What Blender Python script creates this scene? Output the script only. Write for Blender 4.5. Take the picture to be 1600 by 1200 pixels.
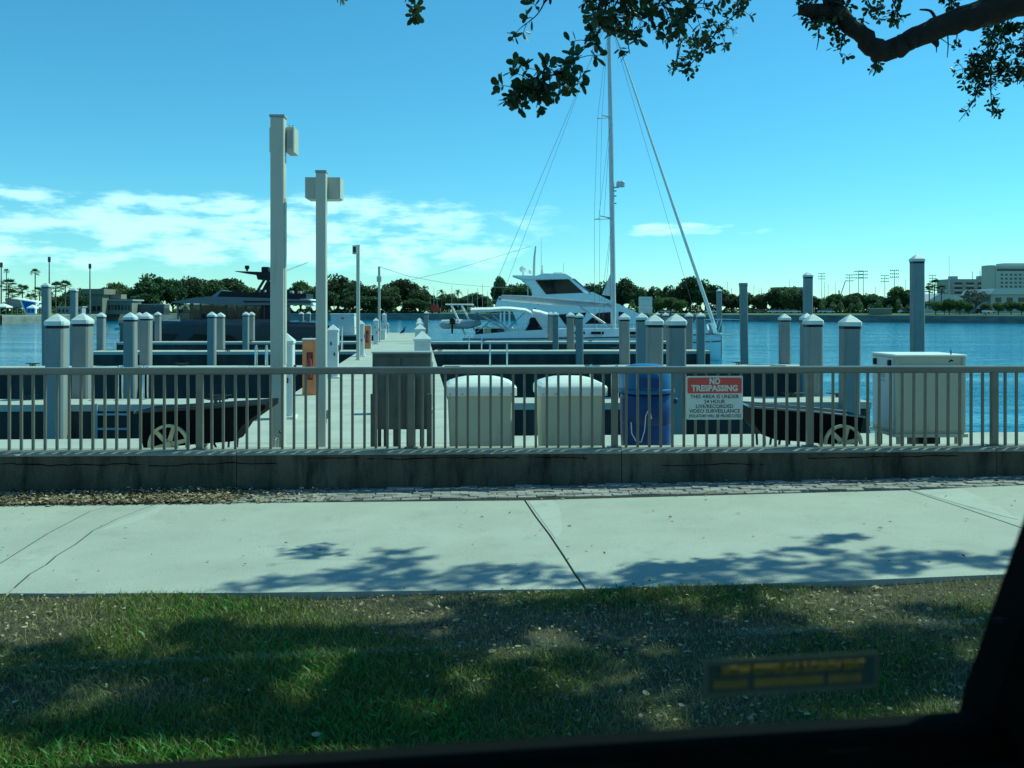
import bpy, math, random
import numpy as np
from mathutils import Vector, Matrix

# ------------------------------------------------------------------ clear
for o in list(bpy.data.objects):
    bpy.data.objects.remove(o, do_unlink=True)
scn = bpy.context.scene
COL = scn.collection
R = math.radians
random.seed(7)
rng = np.random.default_rng(7)

# ------------------------------------------------------------------ camera
FOC, CX, HY, CZ = 1500.0, 800.0, 487.0, 1.97      # focal px, centre, horizon row, eye height
cam_d = bpy.data.cameras.new("camera")
cam = bpy.data.objects.new("camera", cam_d)
COL.objects.link(cam)
cam.location = (0, 0, CZ)
cam.rotation_euler = (R(90), 0, 0)
cam_d.sensor_width = 36.0
cam_d.lens = 36.0 * FOC / 1600.0
cam_d.shift_y = -(600.0 - HY) / 1600.0
cam_d.clip_start = 0.02
cam_d.clip_end = 8000
cam_d.dof.use_dof = True
cam_d.dof.focus_distance = 16.0
cam_d.dof.aperture_fstop = 9.0
scn.camera = cam

# ------------------------------------------------------------------ sun and sky
SUN_EL, SUN_AZ = R(50), R(66)        # azimuth clockwise from +Y (to the right, ahead)
sun_dir = Vector((math.sin(SUN_AZ) * math.cos(SUN_EL), math.cos(SUN_AZ) * math.cos(SUN_EL), math.sin(SUN_EL)))
sl = bpy.data.lights.new("sun", 'SUN')
sl.energy = 4.5
sl.angle = R(0.53)
sl.color = (1.0, 0.95, 0.86)
sun = bpy.data.objects.new("sun", sl)
sun.rotation_euler = sun_dir.to_track_quat('Z', 'Y').to_euler()
sun.location = (20, 20, 30)
COL.objects.link(sun)

world = bpy.data.worlds.new("World")
scn.world = world
world.use_nodes = True
wn, wl = world.node_tree.nodes, world.node_tree.links
wn.clear()
w_out = wn.new('ShaderNodeOutputWorld')
w_bg = wn.new('ShaderNodeBackground')
w_bg.inputs['Strength'].default_value = 0.15
sky = wn.new('ShaderNodeTexSky')
sky.sky_type = 'NISHITA'
sky.sun_disc = False
sky.sun_elevation = SUN_EL
sky.sun_rotation = SUN_AZ
sky.air_density = 1.4
sky.altitude = 2500
sky.dust_density = 0.0
sky.ozone_density = 10.0
# clouds: a bank low over the horizon, in azimuth / elevation space
def wmath(op, a, b=None, clamp=False):
    n = wn.new('ShaderNodeMath'); n.operation = op; n.use_clamp = clamp
    for i, v in enumerate((a, b)):
        if v is None: continue
        if isinstance(v, (int, float)): n.inputs[i].default_value = v
        else: wl.new(v, n.inputs[i])
    return n.outputs[0]
def wmap(v, a, b, c=0.0, d=1.0):
    n = wn.new('ShaderNodeMapRange'); n.interpolation_type = 'SMOOTHSTEP'
    wl.new(v, n.inputs['Value'])
    for k, x in zip(('From Min', 'From Max', 'To Min', 'To Max'), (a, b, c, d)): n.inputs[k].default_value = x
    return n.outputs['Result']
w_tc = wn.new('ShaderNodeTexCoord')
w_sep = wn.new('ShaderNodeSeparateXYZ'); wl.new(w_tc.outputs['Generated'], w_sep.inputs[0])
az = wmath('ARCTAN2', w_sep.outputs['X'], w_sep.outputs['Y'])
el = w_sep.outputs['Z']
def wnoise(sx, sz, scale, detail, off, rough=0.55, dist=0.0):
    c = wn.new('ShaderNodeCombineXYZ')
    wl.new(wmath('MULTIPLY', az, sx), c.inputs[0]); wl.new(wmath('MULTIPLY', el, sz), c.inputs[1])
    c.inputs[2].default_value = off
    n = wn.new('ShaderNodeTexNoise'); n.inputs['Scale'].default_value = scale
    n.inputs['Detail'].default_value = detail; n.inputs['Roughness'].default_value = rough
    n.inputs['Distortion'].default_value = dist
    wl.new(c.outputs[0], n.inputs['Vector'])
    return n.outputs['Fac']
nA = wnoise(1.0, 2.3, 17.0, 9, 5.3, 0.50, 0.0)
nB = wnoise(1.0, 5.5, 30.0, 6, 8.7, 0.6)
nC = wnoise(1.0, 0.0, 2.2, 2, 1.35)                     # where along the horizon the bank is thick
band = wmath('MULTIPLY', wmap(el, 0.022, 0.055), wmap(el, 0.130, 0.108))
cover = wmath('MULTIPLY', band, wmap(az, 0.13, -0.10, 0.0, 1.0))
cover = wmath('ADD', cover, wmath('MULTIPLY', wmath('MULTIPLY', wmap(el, 0.074, 0.081), wmap(el, 0.094, 0.088)),
                                  wmath('MULTIPLY', wmap(az, 0.09, 0.14), wmap(az, 0.30, 0.22))))
dens = wmath('ADD', wmath('MULTIPLY', nA, 0.72), wmath('MULTIPLY', nB, 0.28))
cl = wmath('MULTIPLY', wmap(wmath('ADD', dens, wmath('MULTIPLY', cover, 0.20)), 0.60, 0.76), cover, True)
w_mix = wn.new('ShaderNodeMix'); w_mix.data_type = 'RGBA'
wl.new(wmath('MULTIPLY', cl, 0.58), w_mix.inputs['Factor'])
wl.new(sky.outputs[0], w_mix.inputs['A'])
w_mix.inputs['B'].default_value = (8.6, 8.5, 9.6, 1)
wl.new(w_mix.outputs['Result'], w_bg.inputs['Color'])
wl.new(w_bg.outputs[0], w_out.inputs[0])

scn.view_settings.view_transform = 'Standard'
scn.view_settings.look = 'None'
scn.view_settings.gamma = 1.0
scn.view_settings.exposure = 0.03
# the photo is taken through green-tinted vehicle glass: the camera's white balance carries that cast
scn.view_settings.use_white_balance = True
scn.view_settings.white_balance_temperature = 5620
scn.view_settings.white_balance_tint = -43

# ------------------------------------------------------------------ projection helpers
def P(px, py, Y):
    return Vector(((px - CX) / FOC * Y, Y, CZ - (py - HY) / FOC * Y))
WATER = -1.46
DECK = 0.05
GS = 0.0125                                           # cross-fall of the pavement
def gz(x): return GS * max(-14, min(14, x))
def G(px, py):                                        # pixel on the tilted pavement
    a = (py - HY) / FOC; b = (px - CX) / FOC
    Y = CZ / (a + GS * b)
    return Vector((b * Y, Y, GS * b * Y))
def YD(py): return (CZ - DECK) * FOC / (py - HY)      # distance of a deck point

# ------------------------------------------------------------------ materials
MATS = {}
def mat(name, col, rough=0.6, var=0.12, scale=6.0, bump=0.0, bscale=None, metal=0.0, spec=0.5, col2=None, stretch=None, detail=6, coat=0.0):
    if name in MATS: return MATS[name]
    m = bpy.data.materials.new(name); m.use_nodes = True
    nt = m.node_tree; N, L = nt.nodes, nt.links
    b = N['Principled BSDF']
    b.inputs['Roughness'].default_value = rough
    b.inputs['Metallic'].default_value = metal
    b.inputs['Specular IOR Level'].default_value = spec
    b.inputs['Coat Weight'].default_value = coat
    tc = N.new('ShaderNodeTexCoord')
    mp = N.new('ShaderNodeMapping')
    L.new(tc.outputs['Object'], mp.inputs[0])
    if stretch: mp.inputs['Scale'].default_value = stretch
    n = N.new('ShaderNodeTexNoise'); n.inputs['Scale'].default_value = scale
    n.inputs['Detail'].default_value = detail; n.inputs['Roughness'].default_value = 0.62
    L.new(mp.outputs[0], n.inputs['Vector'])
    cr = N.new('ShaderNodeValToRGB')
    c2 = col2 if col2 else tuple(c * (1 - 2 * var) for c in col)
    c1 = col if col2 else tuple(min(1, c * (1 + var)) for c in col)
    cr.color_ramp.elements[0].position = 0.3; cr.color_ramp.elements[1].position = 0.7
    cr.color_ramp.elements[0].color = (*c2, 1); cr.color_ramp.elements[1].color = (*c1, 1)
    L.new(n.outputs['Fac'], cr.inputs[0])
    L.new(cr.outputs[0], b.inputs['Base Color'])
    if bump > 0:
        n2 = N.new('ShaderNodeTexNoise'); n2.inputs['Scale'].default_value = bscale or scale * 6
        n2.inputs['Detail'].default_value = 5
        L.new(mp.outputs[0], n2.inputs['Vector'])
        bp = N.new('ShaderNodeBump'); bp.inputs['Strength'].default_value = bump; bp.inputs['Distance'].default_value = 0.02
        L.new(n2.outputs['Fac'], bp.inputs['Height']); L.new(bp.outputs[0], b.inputs['Normal'])
    MATS[name] = m
    return m

def tone_by_object(m, amt=0.35):
    """vary a material's value from object to object"""
    nt = m.node_tree; N, L = nt.nodes, nt.links
    b = N['Principled BSDF']
    src = b.inputs['Base Color'].links[0].from_socket
    oi = N.new('ShaderNodeObjectInfo')
    mr = N.new('ShaderNodeMapRange'); mr.inputs['To Min'].default_value = 1 - amt; mr.inputs['To Max'].default_value = 1 + amt
    L.new(oi.outputs['Random'], mr.inputs['Value'])
    hs = N.new('ShaderNodeHueSaturation')
    L.new(src, hs.inputs['Color']); L.new(mr.outputs[0], hs.inputs['Value'])
    L.new(hs.outputs[0], b.inputs['Base Color'])
    return m

def leaf_mat(name, c_dark, c_light, trans=0.25, rough=0.5, objvar=0.0):
    m = bpy.data.materials.new(name); m.use_nodes = True
    N, L = m.node_tree.nodes, m.node_tree.links
    b = N['Principled BSDF']; out = N['Material Output']
    b.inputs['Roughness'].default_value = rough
    b.inputs['Specular IOR Level'].default_value = 0.35
    geo = N.new('ShaderNodeNewGeometry')
    cr = N.new('ShaderNodeValToRGB')
    cr.color_ramp.elements[0].color = (*c_dark, 1); cr.color_ramp.elements[1].color = (*c_light, 1)
    L.new(geo.outputs['Random Per Island'], cr.inputs[0])
    oi = N.new('ShaderNodeObjectInfo'); mr = N.new('ShaderNodeMapRange'); mr.inputs['To Min'].default_value = 1 - objvar; mr.inputs['To Max'].default_value = 1 + objvar
    L.new(oi.outputs['Random'], mr.inputs['Value'])
    hs = N.new('ShaderNodeHueSaturation'); L.new(cr.outputs[0], hs.inputs['Color']); L.new(mr.outputs[0], hs.inputs['Value'])
    mr2 = N.new('ShaderNodeMapRange'); mr2.inputs['To Min'].default_value = .5 - objvar * .12; mr2.inputs['To Max'].default_value = .5 + objvar * .06
    fr_ = N.new('ShaderNodeMath'); fr_.operation = 'FRACT'; ml_ = N.new('ShaderNodeMath'); ml_.operation = 'MULTIPLY'; ml_.inputs[1].default_value = 7.3
    L.new(oi.outputs['Random'], ml_.inputs[0]); L.new(ml_.outputs[0], fr_.inputs[0]); L.new(fr_.outputs[0], mr2.inputs['Value']); L.new(mr2.outputs[0], hs.inputs['Hue'])
    L.new(hs.outputs[0], b.inputs['Base Color'])
    t = N.new('ShaderNodeBsdfTranslucent')
    L.new(hs.outputs[0], t.inputs['Color'])
    mx = N.new('ShaderNodeMixShader'); mx.inputs[0].default_value = trans
    L.new(b.outputs[0], mx.inputs[1]); L.new(t.outputs[0], mx.inputs[2]); L.new(mx.outputs[0], out.inputs[0])
    MATS[name] = m
    return m

def glass_dark(name, col=(0.006, 0.009, 0.012), rough=0.05):
    return mat(name, col, rough, 0.1, 2.0, spec=0.25)

def worn(name, c_light, c_dark, c_stain, stain_scale=(1, 1, 1), stain=(0.52, 0.72), rough=0.88, speck=0.35, bump=0.3):
    """mineral surface: blotches, stains with a shape of their own and fine grit"""
    m = bpy.data.materials.new(name); m.use_nodes = True
    N, L = m.node_tree.nodes, m.node_tree.links
    b = N['Principled BSDF']; b.inputs['Roughness'].default_value = rough; b.inputs['Specular IOR Level'].default_value = 0.3
    tc = N.new('ShaderNodeTexCoord')
    def noise(sc, det, vec, rg_=0.6):
        n = N.new('ShaderNodeTexNoise'); n.inputs['Scale'].default_value = sc; n.inputs['Detail'].default_value = det; n.inputs['Roughness'].default_value = rg_
        L.new(vec, n.inputs['Vector']); return n.outputs['Fac']
    def ramp(v, a, b_, c0, c1):
        r = N.new('ShaderNodeValToRGB'); r.color_ramp.elements[0].position = a; r.color_ramp.elements[1].position = b_
        r.color_ramp.elements[0].color = (*c0, 1); r.color_ramp.elements[1].color = (*c1, 1); L.new(v, r.inputs[0]); return r.outputs[0]
    def mixc(f, a, b_, mode='MIX'):
        x = N.new('ShaderNodeMix'); x.data_type = 'RGBA'; x.blend_type = mode
        if isinstance(f, float): x.inputs['Factor'].default_value = f
        else: L.new(f, x.inputs['Factor'])
        L.new(a, x.inputs['A'])
        if isinstance(b_, tuple): x.inputs['B'].default_value = (*b_, 1)
        else: L.new(b_, x.inputs['B'])
        return x.outputs['Result']
    mp = N.new('ShaderNodeMapping'); mp.inputs['Scale'].default_value = stain_scale; L.new(tc.outputs['Object'], mp.inputs[0])
    base = ramp(noise(1.1, 8, tc.outputs['Object']), 0.35, 0.68, c_dark, c_light)
    st = ramp(noise(2.6, 9, mp.outputs[0], 0.68), *stain, (0, 0, 0), (1, 1, 1))
    c = mixc(st, base, c_stain)
    grit = ramp(noise(130, 2, tc.outputs['Object']), 0.30, 0.62, (1 - speck,) * 3, (1.0,) * 3)
    c = mixc(1.0, c, grit, 'MULTIPLY')
    L.new(c, b.inputs['Base Color'])
    bp = N.new('ShaderNodeBump'); bp.inputs['Strength'].default_value = bump; bp.inputs['Distance'].default_value = 0.01
    L.new(noise(60, 6, tc.outputs['Object']), bp.inputs['Height']); L.new(bp.outputs[0], b.inputs['Normal'])
    MATS[name] = m; return m
M_CONC = worn('pavement_concrete', (0.475, 0.455, 0.395), (0.41, 0.395, 0.34), (0.33, 0.315, 0.27), (1, 1, 1), (0.55, 0.85), speck=0.28)
M_CONC2 = worn('repair_concrete', (0.50, 0.485, 0.43), (0.46, 0.445, 0.395), (0.38, 0.36, 0.32), speck=0.25)
M_DECK = worn('deck_concrete', (0.50, 0.485, 0.43), (0.42, 0.41, 0.36), (0.34, 0.33, 0.285), (1, .4, 1), (0.55, 0.8), 0.85, 0.2, 0.2)
M_FASCIA = mat('fascia_shaded_concrete', (0.042, 0.040, 0.036), 0.85, 0.35, 1.6, 0.2, 20, stretch=(1, 1, 0.3))  # near-black: the shade on the pier sides is put into its colour
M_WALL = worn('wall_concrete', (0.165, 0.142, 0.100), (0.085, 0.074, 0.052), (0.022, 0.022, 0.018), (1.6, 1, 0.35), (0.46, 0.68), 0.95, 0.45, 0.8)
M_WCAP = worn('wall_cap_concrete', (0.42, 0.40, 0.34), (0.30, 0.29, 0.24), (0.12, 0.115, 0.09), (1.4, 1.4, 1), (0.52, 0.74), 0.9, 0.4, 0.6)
M_DIRT = mat('soil', (0.10, 0.085, 0.06), 0.95, 0.3, 4, 0.6, 30)
M_ALU = mat('fence_bronze_grey', (0.175, 0.160, 0.130), 0.32, 0.10, 5, metal=0.2)
M_PILE = tone_by_object(worn('pile_sleeve', (0.285, 0.275, 0.255), (0.24, 0.235, 0.225), (0.15, 0.15, 0.145), (4, 4, .35), (0.54, 0.78), 0.65, 0.12, 0.1), 0.12)
M_CAP = mat('cap_white', (0.66, 0.66, 0.64), 0.55, 0.12, 4)
M_POLE = worn('pole_paint', (0.55, 0.54, 0.475), (0.50, 0.49, 0.43), (0.36, 0.34, 0.27), (5, 5, .3), (0.58, 0.8), 0.5, 0.08, 0.05)
M_PED = worn('pedestal_white', (0.68, 0.69, 0.68), (0.62, 0.63, 0.62), (0.45, 0.44, 0.40), (5, 5, .5), (0.58, 0.8), 0.5, 0.06, 0.03)
M_CREAM = worn('bin_cream', (0.55, 0.525, 0.40), (0.50, 0.475, 0.36), (0.34, 0.315, 0.23), (3, 3, .6), (0.56, 0.82), 0.6, 0.08, 0.05)
M_LID = mat('lid_white', (0.78, 0.77, 0.72), 0.45, 0.04, 3)
M_BLUE = mat('bin_blue', (0.010, 0.040, 0.19), 0.42, 0.15, 3)
M_BLUEL = mat('lid_blue', (0.035, 0.12, 0.30), 0.45, 0.1, 3)
M_BLACK = mat('black_plastic', (0.007, 0.008, 0.010), 0.42, 0.2, 3, spec=0.25)
M_DARK = mat('dark_metal', (0.03, 0.032, 0.036), 0.45, 0.15, 4)
M_STEEL = mat('stainless', (0.66, 0.67, 0.68), 0.22, 0.04, 4, metal=0.9)
M_WHEEL = mat('wheel_cream', (0.66, 0.58, 0.36), 0.6, 0.1, 5)
M_CABG = worn('panel_grey', (0.155, 0.15, 0.12), (0.11, 0.108, 0.088), (0.055, 0.055, 0.045), (2, 2, .5), (0.50, 0.68), 0.6, 0.2, 0.1)
M_CABC = worn('cabinet_cream', (0.53, 0.515, 0.41), (0.48, 0.465, 0.37), (0.35, 0.33, 0.25), (3, 3, .5), (0.58, 0.82), 0.5, 0.06, 0.04)
M_ORANGE = mat('cabinet_orange', (0.62, 0.24, 0.09), 0.55, 0.12, 3)
M_RED = mat('sign_red', (0.50, 0.055, 0.05), 0.5, 0.05, 4)
M_SIGNW = mat('sign_white', (0.62, 0.62, 0.55), 0.5, 0.04, 4)
M_INK = mat('sign_ink', (0.02, 0.022, 0.02), 0.6, 0.1, 4)
M_BARK = mat('oak_bark', (0.024, 0.019, 0.015), 0.95, 0.3, 9, 0.9, 26, stretch=(1, 1, 1))
M_TRUNK = mat('far_bark', (0.16, 0.14, 0.115), 0.95, 0.25, 2, 0.3, 8)
M_WHITE = mat('gelcoat_white', (0.82, 0.83, 0.82), 0.28, 0.03, 1, coat=0.3)
M_GELG = mat('gelcoat_grey', (0.055, 0.058, 0.062), 0.35, 0.05, 1, spec=0.3)
M_SILVER = mat('gelcoat_silver', (0.12, 0.135, 0.16), 0.3, 0.04, 1, spec=0.4)
M_NAVY = mat('gelcoat_navy', (0.022, 0.04, 0.085), 0.25, 0.06, 1, coat=0.4)
M_BGLASS = glass_dark('boat_glass')
M_CANVAS = mat('canvas_white', (0.74, 0.74, 0.71), 0.85, 0.05, 3, 0.2, 12)
M_GREYC = mat('canvas_grey', (0.36, 0.38, 0.40), 0.85, 0.08, 3, 0.2, 12)
M_MAST = mat('mast_alloy', (0.50, 0.51, 0.53), 0.4, 0.05, 2, metal=0.4)
M_WIRE = mat('wire', (0.18, 0.19, 0.20), 0.5, 0.05, 2)
M_RUBBER = mat('dinghy_grey', (0.34, 0.38, 0.40), 0.6, 0.08, 3)
M_SEAW = mat('seawall', (0.20, 0.205, 0.19), 0.9, 0.22, 0.25, 0.3, 2, stretch=(1, 1, 3))
M_BANK = mat('bank_grass', (0.10, 0.145, 0.035), 0.95, 0.35, 0.05, 0.4, 1.2)
M_ROOF = mat('roof_pale', (0.60, 0.61, 0.60), 0.6, 0.05, 0.2)
M_BWALL = mat('building_white_shaded', (0.50, 0.50, 0.47), 0.8, 0.05, 0.1)  # duller white: shade on the facades is put into the colour
M_BGREY = mat('building_grey', (0.36, 0.37, 0.38), 0.8, 0.05, 0.1)
M_BBEIGE = mat('building_beige', (0.21, 0.195, 0.15), 0.8, 0.08, 0.2)
M_WIN = mat('window_dark', (0.03, 0.038, 0.05), 0.15, 0.1, 0.5)
M_TENTB = mat('banner_blue', (0.02, 0.11, 0.55), 0.7, 0.08, 0.3)
M_TENTW = mat('tent_white', (0.80, 0.80, 0.78), 0.8, 0.04, 0.3)
M_CARW = mat('car_white', (0.7, 0.7, 0.7), 0.3, 0.03, 1, coat=0.5)
M_CARD = mat('car_dark', (0.05, 0.055, 0.065), 0.3, 0.1, 1, coat=0.5)
M_CARR = mat('truck_red', (0.38, 0.03, 0.03), 0.4, 0.1, 1)
M_BRICK = tone_by_object(mat('paver_brick', (0.31, 0.25, 0.225), 0.9, 0.16, 9, 0.4, 60, col2=(0.24, 0.235, 0.225)), 0.3)
M_VAN = mat('van_trim_black', (0.006, 0.006, 0.007), 0.95, 0.1, 8, spec=0.08)
M_VGREY = mat('van_trim_grey', (0.045, 0.048, 0.048), 0.9, 0.1, 40, 0.2, 300, spec=0.1)
M_VPAINT = mat('van_paint', (0.30, 0.31, 0.32), 0.3, 0.03, 2, coat=0.5)
L_OAKN = leaf_mat('oak_leaf_near', (0.018, 0.035, 0.010), (0.055, 0.085, 0.025), 0.22, 0.42)
L_OAK = leaf_mat('oak_leaf_far', (0.038, 0.064, 0.026), (0.110, 0.150, 0.055), 0.28, 0.6, 0.35)
L_OAK2 = leaf_mat('oak_leaf_light', (0.06, 0.10, 0.026), (0.15, 0.21, 0.06), 0.28, 0.6, 0.3)
L_PALM = leaf_mat('palm_leaf', (0.05, 0.075, 0.03), (0.11, 0.15, 0.055), 0.2, 0.5)
L_BARE = leaf_mat('thin_leaf', (0.06, 0.07, 0.05), (0.12, 0.13, 0.09), 0.1, 0.7)
L_GRASS = leaf_mat('grass_blade', (0.030, 0.055, 0.009), (0.27, 0.31, 0.050), 0.35, 0.5)
L_DRYG = leaf_mat('dry_blade', (0.10, 0.085, 0.035), (0.52, 0.44, 0.19), 0.25, 0.7)
L_LITTER = leaf_mat('dead_leaf', (0.06, 0.032, 0.016), (0.50, 0.40, 0.25), 0.1, 0.7)

# ------------------------------------------------------------------ mesh builder
class MB:
    def __init__(s): s.v = []; s.f = []
    def add(s, vs, fs):
        k = len(s.v); s.v += [tuple(v) for v in vs]; s.f += [tuple(i + k for i in f) for f in fs]; return s
    def box(s, x0, x1, y0, y1, z0, z1):
        return s.add([(x0, y0, z0), (x1, y0, z0), (x1, y1, z0), (x0, y1, z0), (x0, y0, z1), (x1, y0, z1), (x1, y1, z1), (x0, y1, z1)],
                     [(0, 3, 2, 1), (4, 5, 6, 7), (0, 1, 5, 4), (1, 2, 6, 5), (2, 3, 7, 6), (3, 0, 4, 7)])
    def rbox(s, x0, x1, y0, y1, z0, z1, b=0.02):       # box with bevelled vertical and top edges
        def ring(i, z):
            x0_, x1_, y0_, y1_ = x0 + i, x1 - i, y0 + i, y1 - i
            c = b
            return [(x0_ + c, y0_, z), (x1_ - c, y0_, z), (x1_, y0_ + c, z), (x1_, y1_ - c, z), (x1_ - c, y1_, z), (x0_ + c, y1_, z), (x0_, y1_ - c, z), (x0_, y0_ + c, z)]
        return s.loft([ring(0, z0), ring(0, z1 - b), ring(b * .8, z1)])
    def loft(s, rings, cap=True, closed=True):
        n = len(rings[0]); vs = [p for r in rings for p in r]; fs = []
        for i in range(len(rings) - 1):
            for j in range(n if closed else n - 1):
                a, b = i * n + j, i * n + (j + 1) % n
                fs.append((a, b, b + n, a + n))
        if cap:
            fs.append(tuple(range(n - 1, -1, -1))); fs.append(tuple(range((len(rings) - 1) * n, len(rings) * n)))
        return s.add(vs, fs)
    def tube(s, pts, rad, n=8, cap=True):
        pts = [Vector(p) for p in pts]
        if not isinstance(rad, (list, tuple)): rad = [rad] * len(pts)
        rings = []; u = None
        for i, p in enumerate(pts):
            d = (pts[min(i + 1, len(pts) - 1)] - pts[max(i - 1, 0)])
            if d.length < 1e-9: d = Vector((0, 0, 1))
            d.normalize()
            if u is None:
                u = d.orthogonal().normalized()
            else:
                u = (u - d * u.dot(d))
                u = u.normalized() if u.length > 1e-6 else d.orthogonal().normalized()
            w = d.cross(u)
            rings.append([p + (u * math.cos(2 * math.pi * k / n) + w * math.sin(2 * math.pi * k / n)) * rad[i] for k in range(n)])
        return s.loft(rings, cap)
    def lathe(s, prof, n=24, c=(0, 0)):
        rings = [[(c[0] + r * math.cos(2 * math.pi * k / n), c[1] + r * math.sin(2 * math.pi * k / n), z) for k in range(n)] for r, z in prof]
        return s.loft(rings)
    def prism(s, prof, y0, y1, inset=0.0):             # profile [(x, z)] extruded along y
        n = len(prof)
        return s.add([(x, y0, z) for x, z in prof] + [(x, y1, z) for x, z in prof],
                     [tuple(range(n)), tuple(range(2 * n - 1, n - 1, -1))] + [(j, j + n, (j + 1) % n + n, (j + 1) % n) for j in range(n)])
    def vprism(s, poly, z0, z1):                       # polygon [(x, y)] extruded up; z may be callable
        n = len(poly); f0 = z0 if callable(z0) else (lambda x, y: z0); f1 = z1 if callable(z1) else (lambda x, y: z1)
        return s.add([(x, y, f0(x, y)) for x, y in poly] + [(x, y, f1(x, y)) for x, y in poly],
                     [tuple(range(n - 1, -1, -1)), tuple(range(n, 2 * n))] + [(j, (j + 1) % n, (j + 1) % n + n, j + n) for j in range(n)])
    def mesh(s, name, m, smooth=False):
        me = bpy.data.meshes.new(name)
        me.from_pydata(s.v, [], s.f); me.update()
        if smooth: me.shade_smooth()
        if m: me.materials.append(m)
        return me
    def build(s, name, m, parent=None, smooth=False, **tags):
        me = s.mesh(name, m, smooth)
        import bmesh
        bm = bmesh.new(); bm.from_mesh(me); bmesh.ops.recalc_face_normals(bm, faces=bm.faces); bm.to_mesh(me); bm.free()
        if smooth:
            try: me.set_sharp_from_angle(angle=R(40))
            except Exception: pass
        return link(name, me, parent, **tags)

def link(name, me, parent=None, **tags):
    o = bpy.data.objects.new(name, me); COL.objects.link(o)
    if parent is not None: o.parent = parent
    return tag(o, **tags)
def tag(o, label=None, cat=None, group=None, kind=None):
    if label: o['label'] = label
    if cat: o['category'] = cat
    if group: o['group'] = group
    if kind: o['kind'] = kind
    return o
def thing(name, loc, label, cat, group=None, rz=0.0):
    o = bpy.data.objects.new(name, None); COL.objects.link(o)
    o.empty_display_size = 0.2
    o.location = loc; o.rotation_euler = (0, 0, rz)
    return tag(o, label, cat, group)
def copy_tree(o, parent=None):
    c = o.copy(); COL.objects.link(c); c.parent = parent
    for ch in list(o.children): copy_tree(ch, c)
    return c
def fast_mesh(name, V, F, m, k):
    """V (n,3), F (m,k) numpy -> mesh"""
    me = bpy.data.meshes.new(name)
    nf = len(F)
    me.vertices.add(len(V)); me.vertices.foreach_set('co', np.ascontiguousarray(V, dtype=np.float32).ravel())
    me.loops.add(nf * k); me.loops.foreach_set('vertex_index', np.ascontiguousarray(F, dtype=np.int32).ravel())
    me.polygons.add(nf); me.polygons.foreach_set('loop_start', np.arange(0, nf * k, k, dtype=np.int32))
    me.polygons.foreach_set('loop_total', np.full(nf, k, dtype=np.int32))
    me.update(calc_edges=True)
    if m: me.materials.append(m)
    return me
def text_mesh(body, size, m, name, mirror=False, width=None, bold=0.0, shear=0.0):
    cu = bpy.data.curves.new('tmp', 'FONT'); cu.body = body; cu.size = size
    cu.align_x = 'CENTER'; cu.align_y = 'CENTER'; cu.offset = bold; cu.shear = shear; cu.extrude = 0.0008
    cu.resolution_u = 3
    o = bpy.data.objects.new('tmp', cu); COL.objects.link(o)
    bpy.context.view_layer.update()
    me = bpy.data.meshes.new_from_object(o.evaluated_get(bpy.context.evaluated_depsgraph_get()))
    bpy.data.objects.remove(o, do_unlink=True); bpy.data.curves.remove(cu)
    n = len(me.vertices); co = np.empty(n * 3, np.float32); me.vertices.foreach_get('co', co); co = co.reshape(-1, 3)
    if width:
        w = co[:, 0].max() - co[:, 0].min(); co[:, 0] *= width / w
    if mirror: co[:, 0] *= -1
    out = np.stack([co[:, 0], -co[:, 2], co[:, 1]], 1)   # upright, facing -Y
    me.vertices.foreach_set('co', out.astype(np.float32).ravel()); me.update()
    me.materials.clear(); me.materials.append(m); me.name = name
    return me

# ------------------------------------------------------------------ leaves in bulk
def quads_cloud(C, size, flat=0.35, rg=rng, aspect=0.6):
    """one randomly turned quad per centre; returns V, F"""
    n = len(C)
    a = rg.normal(size=(n, 3)); a /= np.linalg.norm(a, axis=1, keepdims=True)
    b = rg.normal(size=(n, 3)); b -= (a * b).sum(1, keepdims=True) * a; b /= np.linalg.norm(b, axis=1, keepdims=True)
    s = (np.asarray(size) * rg.uniform(0.6, 1.3, n))[:, None]
    V = np.stack([C - a * s, C + b * s * aspect, C + a * s, C - b * s * aspect], 1).reshape(-1, 3)
    F = np.arange(4 * n).reshape(n, 4)
    return V, F
def crown_points(w, d, h, nclump, per, cr, rg, hollow=0.45, flatb=0.35):
    """points of a lumpy crown, ellipsoid of half sizes w, d and height h standing on z=0"""
    cs = []
    while len(cs) < nclump:
        p = rg.uniform(-1, 1, 3); r = np.linalg.norm(p)
        if r > 1 or r < hollow: continue
        if p[2] < -flatb - 0.5: continue
        cs.append(p)
    cs = np.array(cs)
    sz = rg.uniform(0.55, 1.25, nclump) * cr
    q = rg.normal(size=(nclump, per, 3)); q /= np.linalg.norm(q, axis=2, keepdims=True)
    q *= (rg.uniform(0.25, 1, (nclump, per, 1)) ** 0.5)
    q[:, :, 2] *= 0.7
    Cc = cs * np.array([w - cr * .6, d - cr * .6, h / 2 - cr * .4])
    pts = Cc[:, None, :] + q * sz[:, None, None]
    pts[:, :, 2] += h / 2
    return pts.reshape(-1, 3), Cc + np.array([0, 0, h / 2])

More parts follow.
